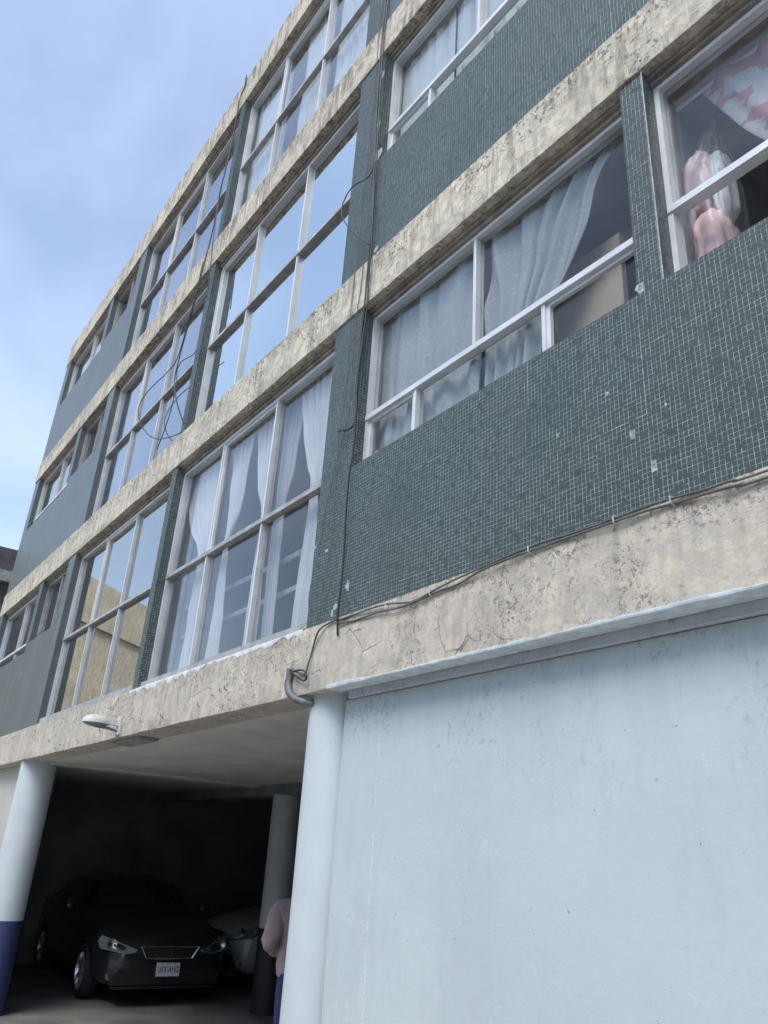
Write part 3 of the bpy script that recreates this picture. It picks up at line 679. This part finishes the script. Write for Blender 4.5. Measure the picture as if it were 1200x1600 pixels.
curtain('curtain', [(-5.06, 5.41), (-4.94, 5.0), (-4.79, 4.62), (-4.68, 4.40), (-4.75, 3.75), (-4.79, 3.2)], [(-4.50, 5.41), (-4.50, 4.8), (-4.54, 4.45), (-4.57, 4.30), (-4.53, 3.8), (-4.50, 3.2)], yc, 'lace', 'white lace curtain tied back against the tiled pier, lowest bay', 5, .020, seed=5)
for z, n in ((3.985, 'upper'), (3.70, 'lower')):
    o = MB().box(-7.20, -4.25, .33, .355, z - .02, z + .02).build('safety_rail', 'frame_old_shade', None); tag(o, f'{n} grey safety rail behind the lace curtained bay window', 'rail')
curtain('curtain', [(-3.86, 5.42), (-3.86, 4.6), (-3.86, 4.08)], [(-2.78, 5.42), (-2.80, 4.6), (-2.82, 4.08)], .185, 'grey_curtain', 'grey figured curtain filling the left half of the wide window', 4, .024, seed=6, warp=4.5)
curtain('curtain', [(-2.76, 5.42), (-2.76, 5.0), (-2.76, 4.6), (-2.76, 4.05)], [(-1.70, 5.45), (-1.83, 5.33), (-1.93, 5.19), (-2.0, 4.98), (-2.08, 4.83), (-2.15, 4.72), (-2.25, 4.57), (-2.33, 4.3), (-2.36, 4.05)], .195, 'grey_curtain', 'grey figured curtain swept aside in the right half of the wide window', 5, .034, seed=8, warp=4.0)
o = MB().box(-2.62, -1.935, .36, .40, 4.0, 4.975).build('wardrobe_board', 'card', None); tag(o, 'beige board standing behind the swept grey curtain', 'board')
curtain('curtain', [(-1.42, 5.62), (-1.385, 5.50), (-1.34, 5.36), (-1.26, 5.17), (-1.17, 4.96), (-1.07, 4.78), (-.95, 4.6)], [(-.25, 5.60), (-.25, 5.5), (-.25, 5.3), (-.25, 5.1), (-.26, 4.9), (-.27, 4.7), (-.28, 4.45)], .25, 'pink_curtain', 'pink curtain with white blots swept to the right', 5, .022, seed=12)
o = MB().tube([(-1.47, .26, 5.37), (.6, .26, 5.37)], .012, 8).build('curtain_rod', 'frame', None); tag(o, 'thin pale rod above the pink curtain', 'curtain rod')
# bedding bundle in clear plastic on the inner sill
M['plastic'] = mat_glass('clear_plastic', .045, (.97, .97, .98), 1.0, (1, 1, 1), .38)
BG = empty('bedding_bag', (-1.42, .33, 4.13), 'pink bedding roll in a clear knotted bag at the right window', 'bag')
def blob(name, c, rad, mat, seed, wr, sub=4, pinch=None):
    bm = bmesh.new(); bmesh.ops.create_icosphere(bm, subdivisions=sub, radius=1)
    for v in bm.verts:
        p = v.co.copy(); ex = .55
        q = Vector((math.copysign(abs(p.x) ** .8, p.x), math.copysign(abs(p.y) ** .8, p.y), math.copysign(abs(p.z) ** ex, p.z)))
        th = math.atan2(p.y, p.x)
        f = 1 + wr * (.5 * mnoise.noise(p * 1.6 + Vector((seed, 0, 0))) + .22 * math.sin(9 * th + 5 * mnoise.noise(Vector((p.z * 1.5, seed, th * .4)))) + .35 * abs(mnoise.noise(Vector((th * 3, p.z * 6, seed)))) - .25 * max(0, math.cos(p.z * 9 + seed)) ** 4)
        q = Vector((q.x * rad[0] * f, q.y * rad[1] * f, q.z * rad[2] * (1 + wr * .3 * mnoise.noise(p * 3))))
        if pinch and q.z > rad[2] * .6:
            k = (q.z - rad[2] * .6) / (rad[2] * .4); q.x *= 1 - .55 * k; q.y *= 1 - .55 * k; q.z += pinch * k * k; q.x += .05 * k * k
        v.co = q + Vector(c)
    me = bpy.data.meshes.new(name); bm.to_mesh(me); bm.free(); return link(name, me, mat, BG, True)
blob('bedding_roll', (-1.425, .335, 4.86), (.078, .09, .19), 'pink_cloth', 2.0, .32)
blob('bedding_roll', (-1.40, .33, 4.40), (.085, .10, .27), 'pink_cloth', 5.0, .32)
blob('bedding_roll', (-1.335, .34, 4.80), (.045, .07, .20), 'lace', 9.0, .3)
blob('plastic_wrap', (-1.395, .335, 4.64), (.125, .125, .45), 'plastic', 3.0, .34, 5, pinch=.08)
MB().tube([(-1.35, .335, 5.10), (-1.345, .33, 5.16), (-1.325, .33, 5.20), (-1.32, .325, 5.23)], [.016, .01, .012, .004], 7).build('bag_knot', 'plastic', BG, True)
o = MB().box(-1.60, -1.52, .22, .30, 4.0, 5.3).build('inner_jamb', 'card', None); tag(o, 'brown inner jamb board beside the pink bedding bag', 'board')
# vertical blinds on the third floor
VB = empty('vertical_blind', (-2.72, .25, 6.8), 'pale vertical blind with wide slats in the third floor wide window', 'blind')
random.seed(3)
x = -3.82
while x < -1.66:
    a = random.uniform(-.25, .85); wd = .118
    m4 = Matrix.Translation((x + .06, .20, 6.80)) @ Matrix.Rotation(a, 4, 'Z')
    MB().prism([(-wd / 2, -.001), (0, -.008), (wd / 2, -.001), (wd / 2, .001), (0, -.005), (-wd / 2, .001)], m4 @ Matrix.Diagonal((1, 1, 1.29, 1))).build('slat', 'blind', VB)
    x += .112
MB().box(-3.8, -1.64, .18, .23, 8.095, 8.13).build('head_rail', 'frame', VB)
# upper bays: sheer curtains
curtain('curtain', [(-7.12, 10.80), (-7.12, 9.6), (-7.12, 8.6)], [(-6.25, 10.80), (-6.25, 9.6), (-6.25, 8.6)], yc, 'lace', 'pale curtain behind the left pane of the top floor bay by the pier', 7, .02, seed=21)
curtain('curtain', [(-5.9, 10.80), (-5.9, 9.6), (-5.9, 8.6)], [(-5.28, 10.80), (-5.28, 9.6), (-5.28, 8.6)], yc, 'lace', 'pale curtain behind the middle pane of the top floor bay by the pier', 6, .02, seed=22)
curtain('curtain', [(-5.15, 10.80), (-5.15, 9.6), (-5.15, 8.6)], [(-4.25, 10.80), (-4.25, 9.6), (-4.25, 8.6)], yc, 'lace', 'pale curtain behind the right pane of the top floor bay by the pier', 7, .02, seed=23)
curtain('curtain', [(-10.6, 8.09), (-10.6, 7), (-10.6, 5.9)], [(-9.75, 8.09), (-9.75, 7), (-9.75, 5.9)], yc, 'lace', 'pale curtain in the left pane of the bay crossed by the looped cable', 4, .015, seed=24)
curtain('curtain', [(-3.82, 10.80), (-3.82, 9.4)], [(-1.66, 10.80), (-1.66, 9.4)], yc, 'lace', 'pale curtain in the top floor wide window above the blind', 12, .02, seed=26)
# window latch
o = MB().box(-3.775, -3.735, RC + .052, RC + .075, 4.20, 4.30).build('window_latch', 'caulk', None); tag(o, 'small white latch in the lower left corner of the wide window', 'latch')

# ------------------------------------------------------------------ cars
M['paint_dark'] = simple('dark_metallic_paint', (.030, .034, .036), .28, .45, .1, 3, **{'Coat Weight': .8, 'Coat Roughness': .08})
M['paint_pale'] = simple('silver_paint', (.45, .46, .47), .35, .3, .05, 3, **{'Coat Weight': .6, 'Coat Roughness': .1})
M['carglass'] = simple('car_glass', (.012, .014, .016), .05, 0, 0, 1, **{'Specular IOR Level': .6})
M['black_plastic'] = simple('black_plastic', (.015, .015, .016), .55)
M['tyre'] = simple('tyre_rubber', (.018, .018, .019), .85)
M['alloy'] = simple('alloy_rim', (.62, .64, .66), .28, .8, .05)
M['chrome'] = simple('chrome_trim', (.7, .72, .74), .15, .95, .02)
M['headlamp'] = simple('headlamp_lens', (.20, .225, .24), .10, .3, .15, 10, **{'Coat Weight': 1.0})
M['plate'] = simple('licence_plate', (.74, .75, .74), .5, 0, .04, 20)
M['ink'] = simple('plate_ink', (.03, .04, .04), .6)
STN = np.array([  # s, half width, z bottom, belt z, roof half width, top z
    [.00, .52, .30, .60, .40, .635], [.05, .68, .23, .655, .55, .695], [.18, .82, .19, .72, .68, .775], [.45, .885, .18, .79, .75, .86], [.80, .90, .175, .86, .76, .925],
    [1.15, .905, .175, .915, .75, .975], [1.32, .905, .175, .93, .70, 1.02], [1.65, .905, .175, .94, .62, 1.235], [2.0, .905, .175, .95, .575, 1.40], [2.5, .905, .175, .955, .57, 1.455],
    [3.1, .905, .175, .965, .56, 1.435], [3.6, .90, .18, .975, .54, 1.36], [3.95, .885, .20, .98, .56, 1.20], [4.12, .86, .22, .955, .60, 1.02], [4.22, .80, .25, .88, .60, .90], [4.26, .70, .32, .80, .5, .81]])
def car(name, loc, rz, paint, label, zsc=1.0, plate=None, emblem=True):
    root = bpy.data.objects.new(name, None); COL.objects.link(root); tag(root, label, 'car')
    MW = Matrix.Translation(loc) @ Matrix.Rotation(rz, 4, 'Z') @ Matrix.Diagonal((1, 1, zsc, 1)); root.location = loc
    FR = 2.13
    def sec(s):
        p = [np.interp(s, STN[:, 0], STN[:, i]) for i in range(6)]; _, w, zb, zl, wr, zt = p
        return [(0, zb), (w * .80, zb), (w * .965, zb + .09), (w, zb + (zl - zb) * .5), (w * .992, zl - .07), (w * .945, zl), (wr, zt - .05), (wr * .72, zt - .012), (0, zt)]
    def put(mb, nm, mat, par=root, sm=False):
        mb.v = [tuple(MW @ Vector(v)) for v in mb.v]; return mb.build(nm, mat, par, sm)
    ss = STN[:, 0]; V = []; F = []
    half = 9; full = 16
    for s in ss:
        h = sec(s); ring = h + [(-y, z) for y, z in h[-2:0:-1]]
        V += [(FR - s, y, z) for y, z in ring]
    n = len(ss)
    for i in range(n - 1):
        for k in range(full): F.append((i * full + k, (i + 1) * full + k, (i + 1) * full + (k + 1) % full, i * full + (k + 1) % full))
    F.append(tuple(range(full))); F.append(tuple((n - 1) * full + k for k in range(full - 1, -1, -1)))
    me = bpy.data.meshes.new('tmp'); me.from_pydata(V, [], F); bm = bmesh.new(); bm.from_mesh(me); bmesh.ops.recalc_face_normals(bm, faces=bm.faces); bm.to_mesh(me); bm.free()
    tmp = bpy.data.objects.new('tmp', me); COL.objects.link(tmp); tmp.modifiers.new('s', 'SUBSURF').levels = 2; tmp.modifiers['s'].render_levels = 2
    AX = (.84, 3.46); cut = MB()
    for a in AX:
        for sd_ in (-1, 1):
            cut.lathe([(.001, -.16), (.355, -.16), (.355, .16), (.001, .16)], 28, Matrix.Translation((FR - a, sd_ * .86, .325)) @ Matrix.Rotation(R(90), 4, 'X'))
    cme = bpy.data.meshes.new('cut'); cme.from_pydata(cut.v, [], cut.f); bm = bmesh.new(); bm.from_mesh(cme); bmesh.ops.remove_doubles(bm, verts=bm.verts, dist=.002); bmesh.ops.recalc_face_normals(bm, faces=bm.faces); bm.to_mesh(cme); bm.free()
    co = bpy.data.objects.new('cut', cme); COL.objects.link(co)
    bo = tmp.modifiers.new('b', 'BOOLEAN'); bo.object = co; bo.operation = 'DIFFERENCE'; bo.solver = 'EXACT'
    dg = bpy.context.evaluated_depsgraph_get(); me2 = bpy.data.meshes.new_from_object(tmp.evaluated_get(dg))
    bpy.data.objects.remove(tmp); bpy.data.objects.remove(co)
    me2.transform(MW); me2.name = 'body'; me2.materials.clear()
    body = link('body', me2, paint, root, True)
    # glass patches lofted on the same sections
    def patch(s0, s1, k0, k1, nm, both=False, off=.012, u0=0.0, u1=1.0, mat='carglass'):
        for sg in ((1, -1) if both else (1,)):
            mb = MB(); ns, nu = 10, 6
            for i in range(ns + 1):
                h = sec(s0 + (s1 - s0) * i / ns)
                a, b = np.array(h[k0]), np.array(h[k1]); pts = []
                for j in range(nu + 1):
                    u = u0 + (u1 - u0) * j / nu; p = a * (1 - u) + b * u
                    mb.v.append((FR - (s0 + (s1 - s0) * i / ns), sg * (p[0] + off), p[1] + off * .3))
            for i in range(ns):
                for j in range(nu):
                    q = (i * (nu + 1) + j, i * (nu + 1) + j + 1, (i + 1) * (nu + 1) + j + 1, (i + 1) * (nu + 1) + j); mb.f.append(q if sg > 0 else q[::-1])
            put(mb, nm, mat)
    patch(1.78, 2.55, 5, 6, 'side_window', True, .004, .12, .88); patch(2.62, 3.35, 5, 6, 'side_window', True, .004, .12, .86)
    mb = MB(); ns, nu = 8, 10      # windscreen across both halves
    for i in range(ns + 1):
        s = 1.36 + (1.93 - 1.36) * i / ns; h = sec(s); wv, zt = h[6][0], h[8][1]
        for j in range(nu + 1):
            u = -1 + 2 * j / nu; mb.v.append((FR - s + .012, u * wv * .96, zt - .05 * abs(u) ** 2.5 + .010))
    for i in range(ns):
        for j in range(nu): mb.f.append((i * (nu + 1) + j, (i + 1) * (nu + 1) + j, (i + 1) * (nu + 1) + j + 1, i * (nu + 1) + j + 1))
    put(mb, 'windscreen', 'carglass')
    # bonnet shut line ridge, grille, lower intake, lamps, mirrors
    gx = FR + .004
    def plate_poly(poly, x0, x1, nm, mat, par=root):
        mb = MB(); nn = len(poly); mb.v = [(x0, y, z) for y, z in poly] + [(x1, y, z) for y, z in poly]
        mb.f = [tuple(range(nn)), tuple(range(2 * nn - 1, nn - 1, -1))] + [(i, nn + i, nn + (i + 1) % nn, (i + 1) % nn) for i in range(nn)]
        return put(mb, nm, mat, par)
    plate_poly([(-.37, .665), (.37, .665), (.29, .555), (-.29, .555)], gx - .16, gx + .008, 'grille', 'black_plastic')
    tm = MB()
    for a, b in (((-.385, .675), (.385, .675)), ((.385, .675), (.30, .545)), ((.30, .545), (-.30, .545)), ((-.30, .545), (-.385, .675))):
        tm.tube([(gx + .008, *a), (gx + .008, *b)], .009, 6)
    put(tm, 'grille_trim', 'chrome')
    if emblem:
        e = MB()
        for (y0, z0, y1, z1) in ((-.032, .635, .040, .645), (-.040, .595, -.012, .632), (.008, .590, .036, .628), (-.040, .575, .032, .585)):
            e.box(gx + .010, gx + .018, y0, y1, z0, z1)
        put(e, 'emblem', 'chrome')
    plate_poly([(-.62, .42), (.62, .42), (.70, .25), (-.70, .25)], gx - .24, gx - .004, 'lower_intake', 'black_plastic')
    plate_poly([(-.72, .235), (.72, .235), (.66, .205), (-.66, .205)], gx - .25, gx - .01, 'front_lip', paint)
    for sg in (-1, 1):
        hv = [(FR + .005, .43, .64), (FR - .28, .835, .775), (FR - .26, .88, .715), (FR - .16, .862, .635), (FR + .005, .58, .592), (FR + .022, .46, .607)]
        mb = MB(); mb.v = [(x, sg * y, z) for x, y, z in hv] + [(x - .15, sg * (y - .06), z) for x, y, z in hv]
        nn = 6; fs = [tuple(range(nn)), tuple(range(2 * nn - 1, nn - 1, -1))] + [(i, nn + i, nn + (i + 1) % nn, (i + 1) % nn) for i in range(nn)]
        mb.f = fs if sg > 0 else [f[::-1] for f in fs]
        hl = put(mb, 'headlight', 'headlamp')
        rr = MB().lathe([(.001, .0), (.045, .004), (.058, .03), (.062, .03)], 16, Matrix.Translation((FR - .135, sg * .73, .69)) @ Matrix.Rotation(R(90), 4, 'Y') @ Matrix.Rotation(R(0), 4, 'X'))
        put(rr, 'lamp_reflector', 'chrome', hl, True)
        mm = MB().lathe([(.001, -.10), (.05, -.085), (.075, -.02), (.075, .03), (.05, .085), (.001, .10)], 12, Matrix.Translation((FR - 1.58, sg * 1.0, 1.02)) @ Matrix.Rotation(R(90), 4, 'X') @ Matrix.Diagonal((.8, .9, 1, 1)))
        put(mm, 'mirror', paint, root, True)
        put(MB().lathe([(.001, 0), (.05, .002), (.052, .012), (.001, .014)], 12, Matrix.Translation((FR - .13, sg * .70, .34)) @ Matrix.Rotation(R(90), 4, 'Y')), 'fog_lamp', 'headlamp')
        for a in AX:
            wm = Matrix.Translation((FR - a, sg * .80, .315)) @ Matrix.Rotation(R(-90 * sg), 4, 'X')
            ty = put(MB().lathe([(.215, -.10), (.29, -.10), (.312, -.075), (.315, 0), (.312, .075), (.29, .10), (.215, .09)], 32, wm), 'wheel', 'tyre', root, True)
            rim = MB(); rim.lathe([(.218, .09), (.205, .095), (.195, .06), (.19, -.06)], 32, wm); rim.lathe([(.001, .075), (.05, .075), (.055, .05)], 16, wm)
            for q in range(5):
                r5 = wm @ Matrix.Rotation(q * 2 * math.pi / 5, 4, 'Z')
                for tw in (-.14, .14):
                    rim.add([r5 @ Matrix.Rotation(tw, 4, 'Z') @ Vector(v) for v in ((.03, -.014, .05), (.03, .014, .05), (.20, .020, .06), (.20, -.020, .06), (.03, -.014, .078), (.03, .014, .078), (.20, .016, .085), (.20, -.016, .085))],
                            [(0, 1, 2, 3), (7, 6, 5, 4), (0, 4, 5, 1), (1, 5, 6, 2), (2, 6, 7, 3), (3, 7, 4, 0)])
            put(rim, 'rim', 'alloy', ty)
    if plate:
        pl = put(MB().box(gx - .02, gx + .022, -.15, .15, .345, .495), 'licence_plate', 'plate')
        cu = bpy.data.curves.new('t', 'FONT'); cu.body = plate; cu.size = .085; cu.align_x = 'CENTER'; cu.align_y = 'CENTER'; cu.extrude = .001
        to = bpy.data.objects.new('t', cu); COL.objects.link(to); dg = bpy.context.evaluated_depsgraph_get()
        tme = bpy.data.meshes.new_from_object(to.evaluated_get(dg)); bpy.data.objects.remove(to)
        tme.transform(MW @ Matrix.Translation((gx + .0235, 0, .418)) @ Matrix(((0, 0, 1, 0), (1, 0, 0, 0), (0, 1, 0, 0), (0, 0, 0, 1))) @ Matrix.Diagonal((.78, 1.1, 1, 1)))
        tme.materials.clear(); link('plate_lettering', tme, 'ink', pl)
        bl = MB()
        for yy in (-.09, .09): bl.lathe([(.001, .004), (.006, .003), (.007, 0)], 8, Matrix.Translation((gx + .0222, yy, .482)) @ Matrix.Rotation(R(90), 4, 'Y'))
        put(bl, 'plate_bolt', 'ink', pl)
    return root
YAW = R(-4)
cx = -10.9 - 2.13 * math.cos(YAW); cy = 2.32 - 2.13 * math.sin(YAW)
car('parked_car', (cx, cy, .004), YAW, 'paint_dark', 'dark hatchback parked in the garage, nose towards the street corner', 1.0, 'USY-AHG')
car('parked_car', (-12.25, 3.55 + 2.13, .004), R(-90), 'paint_pale', 'pale car half hidden behind the dark hatchback and the inner column', 1.13)

# ------------------------------------------------------------------ person behind the column
M['skin'] = simple('skin', (.36, .21, .14), .55, 0, .06, 10)
M['shirt'] = simple('pink_grey_shirt', (.42, .33, .33), .85, 0, .08, 14, .003)
M['jeans'] = simple('blue_trousers', (.035, .055, .15), .85, 0, .12, 20, .002)
M['hair'] = simple('dark_hair', (.02, .015, .012), .5, 0, .3, 30, .004)
M['shoe'] = simple('dark_shoe', (.03, .03, .03), .6)
PL = Vector((-7.03, 1.905, 0)); PROT = Matrix.Translation(PL) @ Matrix.Rotation(R(58), 4, 'Z')
PER = empty('person', PL, 'person in a pinkish grey shirt and blue trousers standing behind the near column', 'person')
def skin(nodes, edges, name, mat, parent, sub=2):
    keys = list(nodes); me = bpy.data.meshes.new(name); me.from_pydata([nodes[k][:3] for k in keys], [(keys.index(a), keys.index(b)) for a, b in edges], [])
    o = bpy.data.objects.new(name, me); COL.objects.link(o); o.modifiers.new('k', 'SKIN')
    for i, k in enumerate(keys):
        r = nodes[k][3]; r = r if isinstance(r, tuple) else (r, r)
        me.skin_vertices[0].data[i].radius = r; me.skin_vertices[0].data[i].use_root = (i == 0)
    s = o.modifiers.new('s', 'SUBSURF'); s.levels = sub; s.render_levels = sub
    dg = bpy.context.evaluated_depsgraph_get(); m2 = bpy.data.meshes.new_from_object(o.evaluated_get(dg)); bpy.data.objects.remove(o)
    m2.transform(PROT); m2.name = name; m2.materials.clear(); return link(name, m2, mat, parent, True)
arm = {}
body = {'pel': (0, 0, .95, (.15, .10)), 'waist': (0, 0, 1.10, (.135, .095)), 'chest': (0, .01, 1.30, (.155, .105)), 'neckb': (0, -.01, 1.45, .06), 'neck': (0, .005, 1.52, .052), 'head': (0, .03, 1.60, (.072, .085)), 'crown': (0, .025, 1.68, (.062, .075)),
        'shL': (-.19, 0, 1.41, .058), 'elL': (-.285, -.06, 1.11, .043), 'wrL': (-.14, .16, 1.03, .03), 'hdL': (-.10, .20, 1.02, (.02, .036)),
        'shR': (.17, 0, 1.41, .058), 'elR': (.27, -.04, 1.13, .043), 'wrR': (.26, .04, .90, .03), 'hdR': (.26, .06, .83, (.02, .036)),
        'hipL': (-.09, 0, .88, .085), 'knL': (-.10, .02, .49, .058), 'anL': (-.11, -.01, .09, .038), 'ftL': (-.12, .12, .04, .034),
        'hipR': (.09, 0, .88, .085), 'knR': (.10, .02, .49, .058), 'anR': (.11, -.01, .09, .038), 'ftR': (.12, .12, .04, .034)}
ed = [('pel', 'waist'), ('waist', 'chest'), ('chest', 'neckb'), ('neckb', 'neck'), ('neck', 'head'), ('head', 'crown'), ('chest', 'shL'), ('shL', 'elL'), ('elL', 'wrL'), ('wrL', 'hdL'), ('chest', 'shR'), ('shR', 'elR'), ('elR', 'wrR'), ('wrR', 'hdR'),
      ('pel', 'hipL'), ('hipL', 'knL'), ('knL', 'anL'), ('anL', 'ftL'), ('pel', 'hipR'), ('hipR', 'knR'), ('knR', 'anR'), ('anR', 'ftR')]
for sd_, hx in (('L', -.10), ('R', .26)):
    hy, hz = (.20, 1.02) if sd_ == 'L' else (.06, .83)
    for fi, (dy, ln) in enumerate(((-.026, .062), (-.009, .075), (.009, .07), (.026, .055))):
        a, b = f'f{sd_}{fi}', f'g{sd_}{fi}'
        body[a] = (hx, hy + dy + .01, hz - .05, .0095); body[b] = (hx - .01 * (1 if sd_ == 'R' else -1), hy + dy + .02, hz - .05 - ln, .0075); ed += [('hd' + sd_, a), (a, b)]
    body['t' + sd_] = (hx, hy + .055, hz - .02, .010); body['u' + sd_] = (hx, hy + .07, hz - .06, .008); ed += [('hd' + sd_, 't' + sd_), ('t' + sd_, 'u' + sd_)]
bo_ = skin(body, ed, 'body', 'skin', PER)
sh = {'hem': (0, 0, .81, (.205, .14)), 'pel': (0, 0, .90, (.215, .14)), 'waist': (0, 0, 1.08, (.235, .14)), 'chest': (0, .01, 1.28, (.235, .145)), 'yoke': (0, -.005, 1.41, (.13, .09)), 'col': (0, 0, 1.475, (.07, .066)),
      'shL': (-.20, 0, 1.395, .10), 'mL': (-.245, -.03, 1.26, .115), 'elL': (-.285, -.055, 1.10, .105), 'wrL': (-.18, .14, 1.03, .065), 'shR': (.175, 0, 1.405, .075), 'mR': (.23, -.02, 1.28, .07), 'elR': (.27, -.04, 1.13, .062), 'wrR': (.26, .035, .92, .046)}
skin(sh, [('hem', 'pel'), ('pel', 'waist'), ('waist', 'chest'), ('chest', 'yoke'), ('yoke', 'col'), ('yoke', 'shL'), ('shL', 'mL'), ('mL', 'elL'), ('elL', 'wrL'), ('yoke', 'shR'), ('shR', 'mR'), ('mR', 'elR'), ('elR', 'wrR')], 'shirt', 'shirt', PER, 3)
for v in PER.children[-1].data.vertices:
    v.co += v.normal * (.016 * mnoise.noise(v.co * 9) + .012 * mnoise.noise(Vector((v.co.x * 12, v.co.y * 12, v.co.z * 26 + v.co.x * 20))))
tr = {'pel': (0, 0, .97, (.16, .115)), 'hipL': (-.095, 0, .84, .108), 'knL': (-.105, .02, .48, .082), 'anL': (-.112, -.005, .07, .07), 'hipR': (.095, 0, .84, .108), 'knR': (.105, .02, .48, .082), 'anR': (.112, -.005, .07, .07)}
skin(tr, [('pel', 'hipL'), ('hipL', 'knL'), ('knL', 'anL'), ('pel', 'hipR'), ('hipR', 'knR'), ('knR', 'anR')], 'trousers', 'jeans', PER)
skin({'a': (0, -.02, 1.575, (.07, .06)), 'b': (0, -.005, 1.66, (.086, .086)), 'c': (0, .015, 1.715, (.07, .08))}, [('a', 'b'), ('b', 'c')], 'hair', 'hair', PER)
for sx in (-1, 1): skin({'a': (sx * .112, -.03, .05, .042), 'b': (sx * .12, .10, .042, .04), 'c': (sx * .125, .17, .035, .03)}, [('a', 'b'), ('b', 'c')], 'shoe', 'shoe', PER, 1)
f = MB().lathe([(.012, 0), (.010, .02), (.002, .036)], 8, PROT @ Matrix.Translation((0, .105, 1.60)) @ Matrix.Rotation(R(-70), 4, 'X')); f.build('nose', 'skin', PER, True)
for sx in (-1, 1):
    MB().lathe([(.001, .004), (.009, .003), (.011, -.004)], 10, PROT @ Matrix.Translation((sx * .032, .108, 1.632)) @ Matrix.Rotation(R(-90), 4, 'X')).build('eye', 'hair', PER, True)
    MB().lathe([(.001, .008), (.02, .006), (.026, -.002), (.02, -.006)], 10, PROT @ Matrix.Translation((sx * .083, .02, 1.615)) @ Matrix.Rotation(R(90 * sx), 4, 'Y') @ Matrix.Diagonal((1.3, .8, 1, 1))).build('ear', 'skin', PER, True)
MB().box(-.024, .024, .108, .116, 1.548, 1.556).build('mouth', 'shirt', PER).data.transform(PROT)
